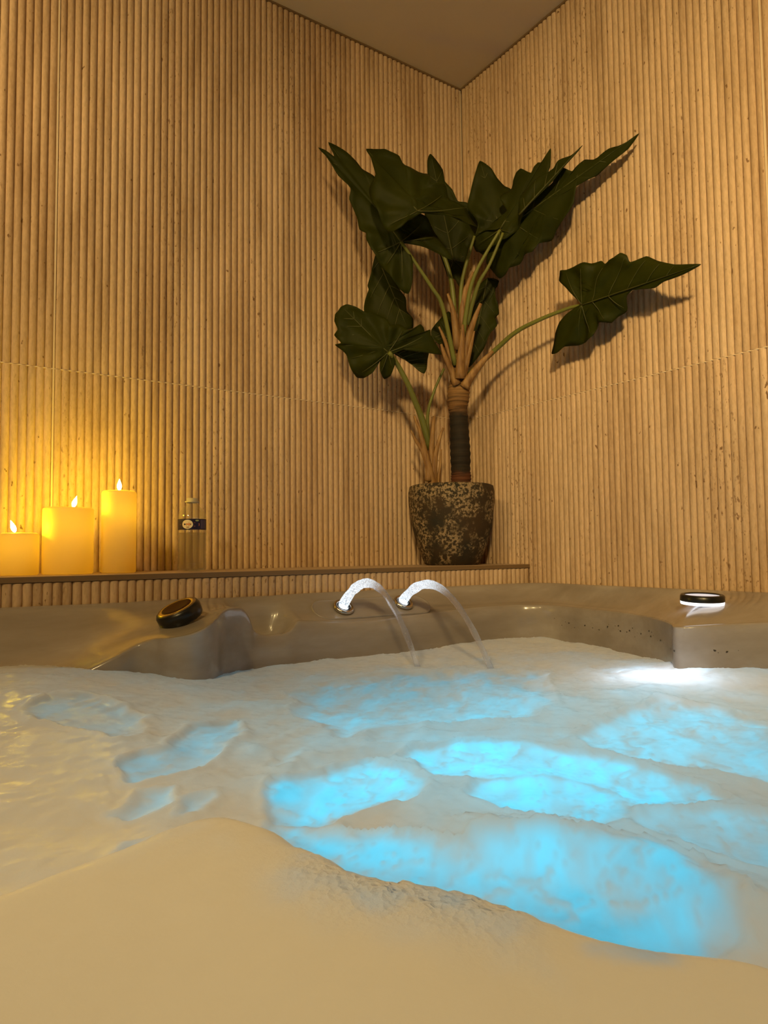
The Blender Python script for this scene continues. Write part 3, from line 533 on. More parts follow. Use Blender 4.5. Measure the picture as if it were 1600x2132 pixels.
# underwater lamps: lens discs on the tub floor, each with its own light
for (p, s, pw) in UNDER:
    ln = lathe('underwater_lamp', [(s / 2 + .02, -.02), (s / 2 + .02, .0), (s / 2, .006), (s / 2 - .01, .004), (.001, .004)], M_LENS, tub, (p[0], p[1], p[2] + .0), cap1=True)
    area_light('underwater_light', (p[0], p[1], p[2] + .012), s, pw, CYAN, (p[0], p[1], 2), ln)
# white marker lamp on the cusp, just under the foam
lp = Vector((-.405, -1.035, .690))
wl = lathe('cusp_lamp', [(.018, -.02), (.018, .0), (.015, .004), (.001, .005)], M_LED, tub, lp, (-.9, -.2, .35), cap1=True)
pl = bpy.data.lights.new('cusp_light', 'POINT'); pl.energy = 1.1; pl.color = (.80, .86, 1.0); pl.shadow_soft_size = .03
po = bpy.data.objects.new('cusp_light', pl); COL.objects.link(po); po.location = lp + Vector((-.03, -.01, .01)); po.parent = wl; po.matrix_parent_inverse = wl.matrix_world.inverted()
# small water marks on the right inner wall
M_SPECK = mat('dark_speck', (.05, .04, .03), .5)

# ------------------------------------------------------------------ foam
def sd_poly(X, Y, poly):
    """signed distance, positive inside"""
    P = np.array(poly); n = len(P)
    d = np.full(X.shape, 1e9); ins = np.zeros(X.shape, bool)
    for i in range(n):
        a, b = P[i], P[(i + 1) % n]; e = b - a
        wx, wy = X - a[0], Y - a[1]
        t_ = np.clip((wx * e[0] + wy * e[1]) / (e @ e), 0, 1)
        d = np.minimum(d, (wx - e[0] * t_) ** 2 + (wy - e[1] * t_) ** 2)
        c1 = (a[1] <= Y) & (b[1] > Y) & (e[0] * wy - e[1] * wx > 0)
        c2 = (a[1] > Y) & (b[1] <= Y) & (e[0] * wy - e[1] * wx < 0)
        ins ^= (c1 | c2)
    d = np.sqrt(d); return np.where(ins, d, -d)
def sd_line(X, Y, line):
    """signed distance to an open polyline; positive on its right-hand side (towards the camera)"""
    P = np.array(line); best = np.full(X.shape, 1e9); sg = np.ones(X.shape)
    for i in range(len(P) - 1):
        a, b = P[i], P[i + 1]; e = b - a
        wx, wy = X - a[0], Y - a[1]
        t_ = np.clip((wx * e[0] + wy * e[1]) / (e @ e), 0, 1)
        d = (wx - e[0] * t_) ** 2 + (wy - e[1] * t_) ** 2
        cr_ = e[0] * wy - e[1] * wx
        m_ = d < best - 1e-12
        best = np.where(m_, d, best); sg = np.where(m_, np.where(cr_ < 0, 1.0, -1.0), sg)
    return np.sqrt(best) * sg
def sst(a, b, x):
    t_ = np.clip((x - a) / (b - a), 0, 1); return t_ * t_ * (3 - 2 * t_)
def vnoise(X, Y, scale, seed, octs=3, gain=.5):
    r = np.random.default_rng(seed); out = np.zeros(X.shape); amp = 1.0; tot = 0
    for o in range(octs):
        G = r.random((256, 256)) * 2 - 1
        x = X * scale * 2 ** o + 17.3 * o; y = Y * scale * 2 ** o + 5.1 * o
        xi = np.floor(x).astype(int); yi = np.floor(y).astype(int); fx = x - xi; fy = y - yi
        fx = fx * fx * fx * (fx * (fx * 6 - 15) + 10); fy = fy * fy * fy * (fy * (fy * 6 - 15) + 10)
        g = lambda i, j: G[i % 256, j % 256]
        out += amp * ((g(xi, yi) * (1 - fx) + g(xi + 1, yi) * fx) * (1 - fy) + (g(xi, yi + 1) * (1 - fx) + g(xi + 1, yi + 1) * fx) * fy)
        tot += amp; amp *= gain
    return out / tot
FX0, FX1, FY0, FY1, FS = -2.12, -.06, -2.22, -.365, .0045
xs = np.arange(FX0, FX1, FS); ys = np.arange(FY0, FY1, FS)
X, Y = np.meshgrid(xs, ys)
# let outlines meander a little
wxn = vnoise(X, Y, 9, 31, 4, .6) * .032; wyn = vnoise(X, Y, 9, 32, 4, .6) * .032
near_ = sst(-1.05, -1.45, Y)
wxn *= 1 - .6 * near_; wyn *= 1 - .6 * near_
Xw, Yw = X + wxn, Y + wyn
thin = np.zeros(X.shape); dip = np.zeros(X.shape)
for poly, strg, soft in PATCHES:
    sd = sd_poly(Xw, Yw, poly)
    m_ = sst(-soft * (1.9 if strg > .55 else 1.2), soft * .7, sd)
    thin = np.maximum(thin, m_ * strg)
    dip = np.maximum(dip, sst(-.03, .03, sd) * (.5 + .5 * strg))
white = sst(-.055, .045, sd_poly(Xw, Yw, WHITE))
Z = np.full(X.shape, .757)
Z += .034 * sst(.95, 1.45, -X) * sst(-1.5, -.6, Y) + .015 * sst(.95, 1.5, -X)
Z += .012 * np.exp(-((X + .33) ** 2 + (Y + 1.08) ** 2) / .03)
c1 = sd_line(Xw, Yw, CREST)
front = sst(-.055, .028, c1)
Z = Z + front * (.836 - Z) * .98 + .012 * np.exp(-(c1 / .05) ** 2) * (c1 > -.2) * 0
Z += front * (-.012 * sst(.03, .35, c1))
c2 = sd_line(Xw, Yw, CREST2)
Z += .016 * np.exp(-((c2 - .015) / .032) ** 2) * (1 - front)
# swirling ridges around the thin windows
ridge = np.exp(-((thin - .22) / .16) ** 2) * (dip > .05)
low = vnoise(X, Y, 5.5, 3, 3); mid = vnoise(X + .03 * low, Y - .03 * low, 17, 4, 3); fin = vnoise(X, Y, 70, 5, 3)
an = vnoise(X * .7 + Y * .7, (Y - X) * 2.2, 20, 6, 4)
Z += .009 * low * (1 - .7 * front) + (.0026 * mid) * (1 - .75 * front) + .0009 * an * (1 - .8 * front) + .00015 * fin
Z -= .0065 * dip * (1 - front) + .003 * dip * front
Z += .0045 * ridge * (1 - front) + .0012 * np.abs(an) * thin
# froth streak on the near mound
fro = np.exp(-((c1 - .035) / .03) ** 2) * sst(.0, .5, vnoise(X, Y, 9, 12, 2) + .35) * sst(-1.5, -1.4, X)
Z += front * .0045 * vnoise(X, Y, 7, 52, 2) + fro * .004 * np.abs(vnoise(X, Y, 110, 14, 2))
# thin strands of thicker foam drawn out by the current
fl1 = vnoise(X * .55 + Y * .35 + .05 * low, (Y * .8 - X * .6) * 1.9 + .05 * mid, 13, 41, 3, .55)
fl2 = vnoise(X + .06 * mid, Y * 1.6 + .04 * low, 24, 43, 3, .55)
strand = np.maximum(np.exp(-(fl1 / .045) ** 2), .75 * np.exp(-(fl2 / .04) ** 2))
thin = thin * (.86 + .26 * np.clip(an * 1.4 + mid * .8, -1, 1)) * (1 - .38 * strand)
Z += .0016 * strand * (1 - front)
base = .26 + .16 * np.clip(low + .3, 0, 1) + .10 * np.clip(mid, -.5, 1) + .06 * an
base *= .22 + .78 * sst(-1.52, -1.12, X + .25 * (Y + 1.2))
base *= 1 - front * (.9 - .45 * sst(-1.45, -1.25, X))
T = np.clip(np.maximum(thin, base), 0, 1)
T = np.maximum(T, white * .62 * (.6 + .5 * np.clip(vnoise(X, Y * 2, 20, 21, 3) + .3, 0, 1)))
T = np.maximum(T, fro * .24 * (.5 + np.clip(vnoise(X, Y, 60, 15, 2) + .3, 0, 1)))
T = np.maximum(T, front * .20 * np.clip(vnoise(X, Y * 1.5, 8, 51, 4, .6) * 1.6 + .15, 0, 1) * sst(-1.6, -1.35, X))
ny, nx = X.shape
V = np.stack([X.ravel(), Y.ravel(), Z.ravel()], 1)
ii = np.arange(nx * ny).reshape(ny, nx)
F = np.stack([ii[:-1, :-1].ravel(), ii[:-1, 1:].ravel(), ii[1:, 1:].ravel(), ii[1:, :-1].ravel()], 1)
me = bpy.data.meshes.new('bath_foam')
me.vertices.add(len(V)); me.vertices.foreach_set('co', V.ravel())
me.loops.add(F.size); me.loops.foreach_set('vertex_index', F.ravel().astype(np.int32))
me.polygons.add(len(F)); me.polygons.foreach_set('loop_start', np.arange(0, F.size, 4).astype(np.int32))
me.polygons.foreach_set('use_smooth', np.ones(len(F), bool))
me.update(calc_edges=True)
af = me.attributes.new('froth', 'FLOAT', 'POINT'); af.data.foreach_set('value', np.clip(fro, 0, 1).ravel().astype(np.float32))
at_ = me.attributes.new('thinness', 'FLOAT', 'POINT'); at_.data.foreach_set('value', T.ravel().astype(np.float32))
M_FOAM = bpy.data.materials.new('soap_foam'); M_FOAM.use_nodes = True
t = NT(M_FOAM); t.n.remove(t.b)
out = t.n['Material Output']
a_ = t.add('ShaderNodeAttribute', attribute_name='thinness')
v = t.coords((1, 1, 1))
nz1 = t.noise(v, 220, 3, .6); nz2 = t.noise(v, 60, 4, .6)
fa = t.add('ShaderNodeAttribute', attribute_name='froth')
vo = t.add('ShaderNodeTexVoronoi', inp={'Scale': 230.0}); t.link(v, vo.inputs['Vector'])
hm = t.add('ShaderNodeMath', operation='MULTIPLY_ADD'); t.link(vo.outputs['Distance'], hm.inputs[0]); t.link(fa.outputs['Fac'], hm.inputs[1]); t.link(nz1, hm.inputs[2])
bs = t.add('ShaderNodeMath', operation='MULTIPLY_ADD', inp={1: .8, 2: .08}); t.link(fa.outputs['Fac'], bs.inputs[0])
bp = t.add('ShaderNodeBump', inp={'Strength': .08, 'Distance': .003}); t.link(hm.outputs[0], bp.inputs['Height']); t.link(bs.outputs[0], bp.inputs['Strength'])
dif = t.add('ShaderNodeBsdfDiffuse', inp={'Color': (.70, .70, .73, 1), 'Roughness': .6}); t.link(bp.outputs[0], dif.inputs['Normal'])
trn = t.add('ShaderNodeBsdfTranslucent', inp={'Color': (.92, .95, .97, 1)})
mx = t.add('ShaderNodeMixShader')
t.link(a_.outputs['Fac'], mx.inputs[0]); t.link(dif.outputs[0], mx.inputs[1]); t.link(trn.outputs[0], mx.inputs[2])
gl = t.add('ShaderNodeBsdfGlossy', inp={'Color': (1, 1, 1, 1), 'Roughness': .22}); t.link(bp.outputs[0], gl.inputs['Normal'])
fr = t.add('ShaderNodeFresnel', inp={'IOR': 1.22}); ml = t.add('ShaderNodeMath', operation='MULTIPLY')
t.link(fr.outputs[0], ml.inputs[0]); t.link(t.ramp(nz2, [(.4, (.10, .10, .10)), (.7, (.45, .45, .45))]), ml.inputs[1])
mx2 = t.add('ShaderNodeMixShader'); t.link(ml.outputs[0], mx2.inputs[0]); t.link(mx.outputs[0], mx2.inputs[1]); t.link(gl.outputs[0], mx2.inputs[2])
t.link(mx2.outputs[0], out.inputs['Surface'])
foam = link('bath_foam', me, M_FOAM, None, smooth=False)
tag(foam, 'billowing white bubble-bath foam with glowing cyan windows filling the tub', 'foam', kind='stuff')

# ------------------------------------------------------------------ water jets
def water_mat(name, rough=.02):
    m = bpy.data.materials.new(name); m.use_nodes = True
    return m
M_JET = bpy.data.materials.new('jet_water'); M_JET.use_nodes = True
t = NT(M_JET); t.n.remove(t.b); out = t.n['Material Output']
at_n = t.add('ShaderNodeAttribute', attribute_name='bubble_glow')
v = t.coords((1, 1, 1))
nb = t.noise(v, 330, 3, .65)
bp = t.add('ShaderNodeBump', inp={'Strength': .5, 'Distance': .002}); t.link(nb, bp.inputs['Height'])
gls = t.add('ShaderNodeBsdfGlass', inp={'Color': (1, 1, 1, 1), 'Roughness': .03, 'IOR': 1.2}); t.link(bp.outputs[0], gls.inputs['Normal'])
trn = t.add('ShaderNodeBsdfTranslucent', inp={'Color': (.95, .97, 1, 1)})
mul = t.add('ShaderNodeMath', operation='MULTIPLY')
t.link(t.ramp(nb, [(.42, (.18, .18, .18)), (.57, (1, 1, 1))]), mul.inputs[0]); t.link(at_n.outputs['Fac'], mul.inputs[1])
tpt = t.add('ShaderNodeBsdfTransparent', inp={'Color': (.97, .98, 1, 1)})
gm = t.add('ShaderNodeMixShader', inp={0: .6}); t.link(gls.outputs[0], gm.inputs[1]); t.link(tpt.outputs[0], gm.inputs[2])
mx = t.add('ShaderNodeMixShader'); t.link(mul.outputs[0], mx.inputs[0]); t.link(gm.outputs[0], mx.inputs[1]); t.link(trn.outputs[0], mx.inputs[2])
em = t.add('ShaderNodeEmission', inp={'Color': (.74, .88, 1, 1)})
es = t.add('ShaderNodeMath', operation='MULTIPLY', inp={1: .72}); t.link(mul.outputs[0], es.inputs[0]); t.link(es.outputs[0], em.inputs['Strength'])  # emission stands in for nozzle LED light carried along the stream
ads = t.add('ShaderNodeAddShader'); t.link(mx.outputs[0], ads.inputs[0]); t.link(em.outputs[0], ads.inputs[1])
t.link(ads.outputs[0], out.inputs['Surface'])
JL = ['lit water jet arching from the left fountain nozzle', 'lit water jet arching from the right fountain nozzle']
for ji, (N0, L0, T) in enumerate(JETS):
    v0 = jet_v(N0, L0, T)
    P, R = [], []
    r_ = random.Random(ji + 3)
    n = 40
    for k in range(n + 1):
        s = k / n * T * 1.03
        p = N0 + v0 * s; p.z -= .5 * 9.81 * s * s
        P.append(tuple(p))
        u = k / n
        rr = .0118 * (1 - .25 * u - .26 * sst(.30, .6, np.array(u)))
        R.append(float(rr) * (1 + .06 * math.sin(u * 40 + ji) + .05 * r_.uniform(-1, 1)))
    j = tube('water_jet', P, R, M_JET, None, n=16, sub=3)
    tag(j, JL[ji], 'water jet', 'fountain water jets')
    me = j.data; m_ = len(me.vertices) // 16
    bub_glow = np.repeat(.92 * (1 - sst(.30, .56, np.arange(m_) / (m_ - 1))) + .03, 16)  # bubbly, self-glowing stretch fades out past the apex
    aa = me.attributes.new('bubble_glow', 'FLOAT', 'POINT'); aa.data.foreach_set('value', bub_glow.astype(np.float32))

# ------------------------------------------------------------------ candles
M_WAX = mat('ivory_wax', (.86, .72, .32), .40, .4)
t = NT(M_WAX); out = t.n['Material Output']
trl = t.add('ShaderNodeBsdfTranslucent', inp={'Color': (.95, .78, .26, 1)})
mx = t.add('ShaderNodeMixShader', inp={0: .45}); t.link(t.b.outputs[0], mx.inputs[1]); t.link(trl.outputs[0], mx.inputs[2]); t.link(mx.outputs[0], out.inputs['Surface'])
M_WICK = mat('black_wick', (.02, .015, .01), .8)
M_FLAME = mat('candle_flame', (1, .8, .3), .5, emit=(1.0, .62, .16), estr=60.0)
LED_W = [.065, .12, .09]
CANDLES = [
    ((-1.402, -.15), .0385, .091, 'short ivory pillar candle, leftmost and lowest of the three on the ledge', (-.009, .0, 0), (-.35, 0, 1)),
    ((-1.305, -.15), .0530, .148, 'wide ivory pillar candle in the middle of the three on the ledge', (.009, 0, 0), (.30, 0, 1)),
    ((-1.196, -.15), .0385, .190, 'tall narrow ivory pillar candle next to the water bottle', (.0, 0, 0), (.0, 0, 1)),
]
for i, ((cx, cy), r, h, lab, fo, tilt) in enumerate(CANDLES):
    cd = thing('pillar_candle', lab, 'candle', (cx, cy, LEDGE_Z), 'pillar candles on the ledge')
    prof = [(.001, .0005), (r - .003, .0005), (r, .003), (r, h - .006), (r - .0012, h - .002), (r - .004, h), (r - .008, h - .003), (r * .55, h - .010), (.001, h - .012)]
    lathe('wax_body', prof, M_WAX, cd, (cx, cy, LEDGE_Z), n=64, wob=.004, seed=i)
    fb = Vector((cx, cy, LEDGE_Z + h - .0115)) + Vector(fo)
    tube('wick', [fb, fb + Vector((0, 0, .008)), fb + Vector((.0008, 0, .017))], [.001, .001, .0009], M_WICK, cd, n=6, sub=2)
    fl = lathe('flame', [(.0004, .0), (.0035, .003), (.0052, .008), (.0050, .013), (.0032, .019), (.0014, .0235), (.0003, .027)], M_FLAME, cd, fb + Vector((0, 0, .013)), tilt, n=20)
    d = bpy.data.lights.new('flame_light', 'POINT'); d.energy = CANDLE_W; d.color = (1.0, .68, .008); d.shadow_soft_size = .008
    o = bpy.data.objects.new('flame_light', d); COL.objects.link(o)
    o.location = fb + Vector((0, 0, .026)) + Vector(tilt).normalized() * .004
    o.parent = fl; o.matrix_parent_inverse = fl.matrix_world.inverted()
    # the LED inside the top of the wax
    d = bpy.data.lights.new('led_light', 'POINT'); d.energy = LED_W[i]; d.color = (1.0, .62, .06); d.shadow_soft_size = .02
    o = bpy.data.objects.new('led_light', d); COL.objects.link(o)
    o.location = (cx, cy, LEDGE_Z + h * .74); o.parent = cd; o.matrix_parent_inverse = cd.matrix_world.inverted()

# ------------------------------------------------------------------ bottle
M_PET = bpy.data.materials.new('clear_pet'); M_PET.use_nodes = True
t = NT(M_PET); t.n.remove(t.b); out = t.n['Material Output']
tr = t.add('ShaderNodeBsdfTransparent', inp={'Color': (.93, .95, .95, 1)})
gl = t.add('ShaderNodeBsdfGlossy', inp={'Color': (1, 1, 1, 1), 'Roughness': .06})
fr = t.add('ShaderNodeLayerWeight', inp={'Blend': .25}); fm = t.add('ShaderNodeMath', operation='MULTIPLY_ADD', inp={1: .85, 2: .06}); fp = t.add('ShaderNodeMath', operation='POWER', inp={1: 2.0})
t.link(fr.outputs['Facing'], fp.inputs[0]); t.link(fp.outputs[0], fm.inputs[0])
mx = t.add('ShaderNodeMixShader'); t.link(fm.outputs[0], mx.inputs[0]); t.link(tr.outputs[0], mx.inputs[1]); t.link(gl.outputs[0], mx.inputs[2])
dfp = t.add('ShaderNodeBsdfTranslucent', inp={'Color': (.9, .85, .7, 1)}); mxp = t.add('ShaderNodeMixShader', inp={0: .10})
t.link(mx.outputs[0], mxp.inputs[1]); t.link(dfp.outputs[0], mxp.inputs[2]); t.link(mxp.outputs[0], out.inputs['Surface'])
M_H2O = bpy.data.materials.new('still_water'); M_H2O.use_nodes = True
t = NT(M_H2O); t.n.remove(t.b); out = t.n['Material Output']
tr = t.add('ShaderNodeBsdfTransparent', inp={'Color': (.90, .90, .87, 1)}); df = t.add('ShaderNodeBsdfTranslucent', inp={'Color': (.8, .75, .65, 1)})
mx = t.add('ShaderNodeMixShader', inp={0: .3}); t.link(tr.outputs[0], mx.inputs[1]); t.link(df.outputs[0], mx.inputs[2]); t.link(mx.outputs[0], out.inputs['Surface'])
bx, by = -1.026, -.16
bt = thing('water_bottle', 'clear plastic water bottle without cap, dark blue label, right of the candles', 'bottle', (bx, by, LEDGE_Z))
R_ = .0345
prof = [(.012, .004), (.022, .001), (.031, .002), (R_, .008), (R_, .030)]
for k in range(5):
    z = .034 + k * .0125
    prof += [(R_ - .0012, z), (R_, z + .006)]
prof += [(R_, .098), (R_ - .0012, .100), (R_ - .0012, .127), (R_, .129), (R_ - .001, .134), (.030, .144), (.0235, .153), (.0160, .160), (.0128, .164), (.0128, .168), (.0165, .1685), (.0168, .1715), (.0132, .172), (.0130, .178), (.0118, .178), (.0115, .166)]
lathe('bottle_body', prof, M_PET, bt, (bx, by, LEDGE_Z), n=56, cap0=True)
lathe('neck_ring', [(.0131, .1672), (.0172, .1674), (.0176, .1710), (.0134, .1722), (.0134, .1785), (.0112, .1785)], mat('frosted_neck', (.55, .47, .34), .4), bt, (bx, by, LEDGE_Z))
wp = [(.001, .003), (.030, .004), (R_ - .0016, .010), (R_ - .0016, .094), (.001, .0945)]
lathe('water', wp, M_H2O, bt, (bx, by, LEDGE_Z), n=48)
# paper label: a navy band with a cream oval emblem, red wings, green and violet panels
TOCAM = math.atan2(-1.85 - by, -1.60 - bx)
def wrap(name, u0, u1, z0, z1, rad, m, parent, shape=None, n=28, nz=6):
    V, F = [], []
    if shape is None:
        for j in range(nz + 1):
            for i in range(n + 1):
                a = TOCAM + u0 + (u1 - u0) * i / n
                V.append((bx + rad * math.cos(a), by + rad * math.sin(a), LEDGE_Z + z0 + (z1 - z0) * j / nz))
        for j in range(nz):
            for i in range(n):
                F.append((j * (n + 1) + i, j * (n + 1) + i + 1, (j + 1) * (n + 1) + i + 1, (j + 1) * (n + 1) + i))
    else:
        cu, cz = (u0 + u1) / 2, (z0 + z1) / 2
        V.append((bx + rad * math.cos(TOCAM + cu), by + rad * math.sin(TOCAM + cu), LEDGE_Z + cz))
        for (su, sz) in shape:
            a = TOCAM + cu + su * (u1 - u0) / 2
            V.append((bx + rad * math.cos(a), by + rad * math.sin(a), LEDGE_Z + cz + sz * (z1 - z0) / 2))
        for i in range(len(shape)): F.append((0, 1 + i, 1 + (i + 1) % len(shape)))
    return pyobj(name, V, F, m, parent)
ell = [(math.cos(k / 24 * 6.2832), math.sin(k / 24 * 6.2832)) for k in range(24)]
lb = wrap('label', -1.75, 1.75, .1005, .1268, R_ - .0006, mat('navy_print', (.018, .014, .05), .4), bt, n=60)
wrap('emblem_wings', -.98, .52, .1085, .1175, R_ - .0002, mat('red_print', (.62, .20, .09), .4), lb, [(-1, 0), (-.55, -1), (0, -1), (.55, -1), (1, -.6), (1, .6), (.55, 1), (0, 1), (-.55, 1)])
wrap('emblem_oval', -.72, .06, .1025, .1245, R_ - .00005, mat('cream_print', (.85, .72, .48), .4), lb, ell)
wrap('emblem_text', -.44, -.10, .1105, .1165, R_ + .0001, mat('orange_print', (.75, .32, .12), .4), lb, [(-1, .3), (-.5, 1), (0, .3), (.5, 1), (1, .3), (.8, -1), (.2, -.4), (-.2, -.4), (-.8, -1)])
wrap('emblem_text', -.42, -.16, .1055, .1085, R_ + .0001, mat('dark_red_print', (.30, .05, .03), .4), lb, [(-1, -.6), (-.5, .4), (0, -.2), (.5, .4), (1, -.6), (0, -1)])
wrap('green_mark', .22, .48, .1205, .1245, R_ - .0002, mat('green_print', (.36, .42, .16), .4), lb, ell)
wrap('violet_panel', .62, 1.10, .103, .1245, R_ - .0002, mat('violet_print', (.09, .07, .13), .4), lb)

# ------------------------------------------------------------------ potted plant
M_POT = mat('mossy_pot', rough=.8); t = NT(M_POT)
v = t.coords()
pn = t.noise(v, 14, 4, .6); sp = t.noise(v, 120, 3, .7)
patchf = t.ramp(pn, [(.43, (0, 0, 0)), (.53, (1, 1, 1))])
spk = t.ramp(sp, [(.47, (0, 0, 0)), (.56, (1, 1, 1))])
f = t.mix(1.0, patchf, spk, 'MULTIPLY')
b0 = t.ramp(t.noise(v, 9, 3), [(.35, (.018, .016, .009)), (.6, (.050, .028, .010))])
t.link(t.mix(f, b0, (.30, .215, .12)), t.b.inputs['Base Color']); t.bump(sp, .4, .004)
M_SOIL = mat('dark_soil', (.03, .02, .012), .9)
def leafmat(name, c0, c1):
    m = mat(name, c0, .55, .12); t = NT(m); v = t.coords()
    t.link(t.ramp(t.noise(v, 10, 4, .6), [(.3, c0), (.7, c1)]), t.b.inputs['Base Color'])
    t.bump(t.noise(v, 45, 3), .15, .004); return m
M_LEAF = leafmat('green_leaf', (.018, .022, .0010), (.028, .032, .002))
M_VEIN = mat('leaf_vein', (.060, .062, .010), .5)
M_STALK = mat('green_stalk', (.16, .17, .035), .45)
M_SHEATH = mat('tan_sheath', (.30, .16, .05), .6); t = NT(M_SHEATH)
t.link(t.ramp(t.noise(t.coords((30, 30, 6)), 3, 4), [(.3, (.16, .07, .02)), (.7, (.40, .23, .08))]), t.b.inputs['Base Color'])
M_TRUNK = mat('banded_trunk', (.05, .03, .015), .8); t = NT(M_TRUNK)
tc = t.add('ShaderNodeTexCoord'); sx = t.add('ShaderNodeSeparateXYZ'); t.link(tc.outputs['Object'], sx.inputs[0])
mr = t.add('ShaderNodeMapRange', inp={'From Min': 1.17, 'From Max': 1.62}); t.link(sx.outputs['Z'], mr.inputs[0])
nn = t.noise(t.coords((14, 14, 60)), 2, 3)
ad = t.add('ShaderNodeMath', operation='MULTIPLY_ADD', inp={1: .10}); t.link(nn, ad.inputs[0]); t.link(mr.outputs[0], ad.inputs[2])
band = t.ramp(ad.outputs[0], [(.10, (.13, .045, .016)), (.19, (.10, .032, .012)), (.23, (.022, .013, .005)), (.60, (.018, .011, .004)), (.66, (.16, .075, .022)), (.80, (.28, .15, .05)), (1.0, (.34, .20, .07))])
lines = t.ramp(t.noise(t.coords((3, 3, 90)), 2.5, 2), [(.4, (.55, .55, .55)), (.6, (1.1, 1.1, 1.1))])
t.link(t.mix(1.0, band, lines, 'MULTIPLY'), t.b.inputs['Base Color'])

px, py = -.197, -.150
plant = thing('potted_plant', 'tall elephant-ear plant with dark leaves in a mottled brown pot', 'plant', (px, py, LEDGE_Z))
pot = lathe('pot', [(.001, .0), (.080, .0), (.086, .004), (.108, .060), (.126, .130), (.1345, .195), (.1350, .225), (.1320, .243), (.1260, .246), (.1200, .242), (.1160, .222), (.113, .20)], M_POT, plant, (px, py, LEDGE_Z + .0005), n=64, wob=.012, seed=4)
lathe('soil', [(.117, .214), (.07, .219), (.001, .222)], M_SOIL, plant, (px, py, LEDGE_Z), n=48, wob=.01, seed=2)
# trunk with rings
tv, tr_ = [a for a, b in TRUNK], [b for a, b in TRUNK]
Pd = cr(tv, 8); Rd = cr(np.array(tr_)[:, None], 8)[:, 0]
Rd = Rd * (1 + .035 * np.sin(np.arange(len(Rd)) * 1.55))
tube('trunk', Pd.tolist(), Rd.tolist(), M_TRUNK, plant, n=20, sub=1)
for pts, r0, r1 in SHEATHS:
    tube('leaf_sheath', pts, np.linspace(r0, r1, len(pts)), M_SHEATH, plant, n=10, sub=4, flat=.75)
for pts, r0, r1 in OFFSHOOT:
    pts = pts + [[pts[-1][0], pts[-1][1], pts[-1][2] - .04]]
    tube('offshoot_stem', pts, np.linspace(r0, r1, len(pts)), M_SHEATH, plant, n=10, sub=4, flat=.8)
for pts, r0, r1 in STALKS:
    tube('leaf_stalk', pts, np.linspace(r0, r1, len(pts)), M_STALK, plant, n=10, sub=4)
CAMP = Vector((-1.60, -1.85, 1.0))
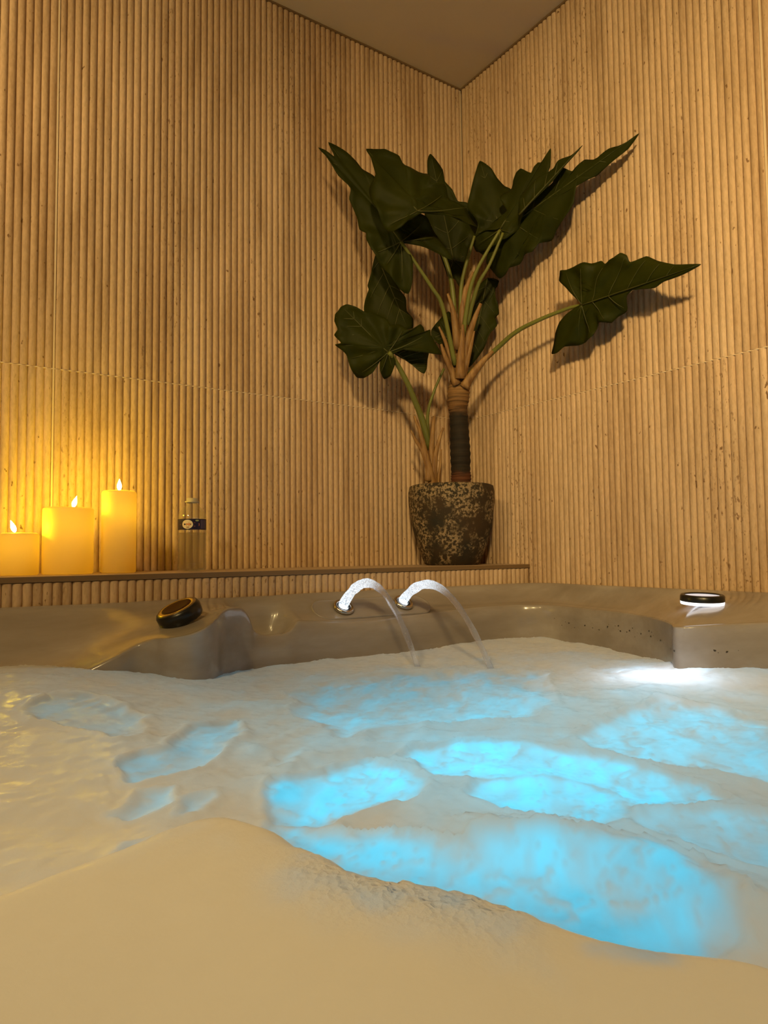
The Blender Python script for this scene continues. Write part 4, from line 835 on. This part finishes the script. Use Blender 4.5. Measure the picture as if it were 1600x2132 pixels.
def make_leaf(L, idx):
    O = np.array(L['o']); C0 = np.array(L['c']); J = np.array(L['j']); Tp = np.array(L['t'])
    # closed smoothing, keeping the points of the margin
    n0 = len(O); dense = []
    for i in range(n0):
        p0, p1, p2, p3 = O[i - 1], O[i], O[(i + 1) % n0], O[(i + 2) % n0]
        for k in range(4):
            s = k / 4; m1 = (p2 - p0) * .28; m2 = (p3 - p1) * .28
            dense.append((2 * s ** 3 - 3 * s * s + 1) * p1 + (s ** 3 - 2 * s * s + s) * m1 + (-2 * s ** 3 + 3 * s * s) * p2 + (s ** 3 - s * s) * m2)
    O = np.array(dense); n = len(O)
    nrm = np.zeros(3)
    for i in range(n): nrm += np.cross(O[i] - C0, O[(i + 1) % n] - C0)
    nrm /= np.linalg.norm(nrm)
    view = np.array(CAMP) - C0; view /= np.linalg.norm(view)
    if nrm @ view < 0: nrm = -nrm
    ax = Tp - J; la = np.linalg.norm(ax); ax = ax / la
    sd_ = np.cross(nrm, ax)
    size = np.linalg.norm(O - C0, axis=1).max()
    rings_ = 9; V = [C0.copy()]; F = []
    r_ = random.Random(idx); ph = r_.uniform(0, 6)
    def disp(p, u):
        d = p - J; s = d @ ax; q = d @ sd_
        ang = math.atan2(q, s + 1e-6)
        off = -.10 * abs(q) * 0.9                           # fold down from the midrib
        off += .006 * math.sin(9 * ang + ph) * min(1, abs(q) / .05)   # quilting between veins
        off += .010 * math.sin(s * 55 + 3 * abs(q) * 20 + ph) * u ** 3 * min(1, abs(q) / .04)   # wavy margin
        return p + nrm * off
    for k in range(1, rings_ + 1):
        u = k / rings_
        for i in range(n): V.append(disp(C0 + (O[i] - C0) * u, u))
    V[0] = disp(C0, 0)
    for i in range(n):
        F.append((0, 1 + i, 1 + (i + 1) % n))
    for k in range(rings_ - 1):
        for i in range(n):
            a = 1 + k * n + i; b = 1 + k * n + (i + 1) % n
            F.append((a, a + n, b + n, b))
    lf = pyobj('leaf', V, F, M_LEAF, plant)
    so = lf.modifiers.new('thickness', 'SOLIDIFY'); so.thickness = .0012; so.offset = 0
    # midrib and side veins
    def onleaf(p, u=.5): return disp(np.array(p), u) + nrm * .0012
    mid = [onleaf(J + (Tp - J) * s, s) for s in (0, .2, .4, .6, .8, .95)]
    tube('midrib', [tuple(p) for p in mid], [.0030, .0026, .0021, .0016, .0011, .0006], M_VEIN, lf, n=6, sub=3, flat=.6)
    # side veins: leave the midrib at an angle and stop short of the margin
    P2 = np.stack([(O - J) @ ax, (O - J) @ sd_], 1)
    def reach(o, d):
        best = 1e9
        for i in range(n):
            a, b = P2[i], P2[(i + 1) % n]; e = b - a
            den = d[0] * e[1] - d[1] * e[0]
            if abs(den) < 1e-9: continue
            w_ = a - o; s = (w_[0] * e[1] - w_[1] * e[0]) / den; m_ = (w_[0] * d[1] - w_[1] * d[0]) / den
            if s > .004 and 0 <= m_ <= 1: best = min(best, s)
        return best
    for sgn in (-1, 1):
        for s0, deg in ((.0, 150), (.0, 118), (.0, 86), (.10, 66), (.25, 56), (.42, 50), (.58, 46), (.74, 42)):
            o = np.array([s0 * la, 0.0]); a = math.radians(deg); d = np.array([math.cos(a), sgn * math.sin(a)])
            rc = reach(o, d)
            if rc > 1 or rc < .03: continue
            rc *= .86; pts = []
            for s in (0, .25, .5, .75, 1):
                q = o + d * rc * s + np.array([.10 * rc * s * s, 0])
                pts.append(tuple(onleaf(J + ax * q[0] + sd_ * q[1], s * .8)))
            tube('side_vein', pts, [.0017, .0015, .0012, .0009, .0005], M_VEIN, lf, n=5, sub=2, flat=.6)
    return lf
for i, L in enumerate(LEAVES):
    lf = make_leaf(L, i)

# ------------------------------------------------------------------ water marks on the tub wall
V, F = [], []
r_ = random.Random(5)
for k in range(46):
    y = -.52 - .62 * r_.random() ** 1.0
    zz = .800 + r_.gauss(0, .006) + (-.0 if y > -.7 else .006)
    h = SHELL_BVH.ray_cast(Vector((-1.0, y + .25 * r_.uniform(-.2, .2), zz)), Vector((1, 0, 0)))
    if h[0] is None: continue
    nrm = h[1] if h[1].x < 0 else -h[1]
    c = h[0] + nrm * .0004
    a = nrm.cross(Vector((0, 0, 1))).normalized(); b = a.cross(nrm)
    r0 = r_.choice([.0008, .0011, .0015, .0022]); b0 = len(V)
    V.append(c + nrm * r0 * .3)
    for q in range(7):
        an = q / 7 * 6.2832; rr = r0 * r_.uniform(.6, 1.3)
        V.append(c + a * (rr * 1.4 * math.cos(an)) + b * (rr * math.sin(an)))
    for q in range(7): F.append((b0, b0 + 1 + q, b0 + 1 + (q + 1) % 7))
sp = pyobj('water_marks', V, F, M_SPECK, tub)
sp['kind'] = 'stuff'
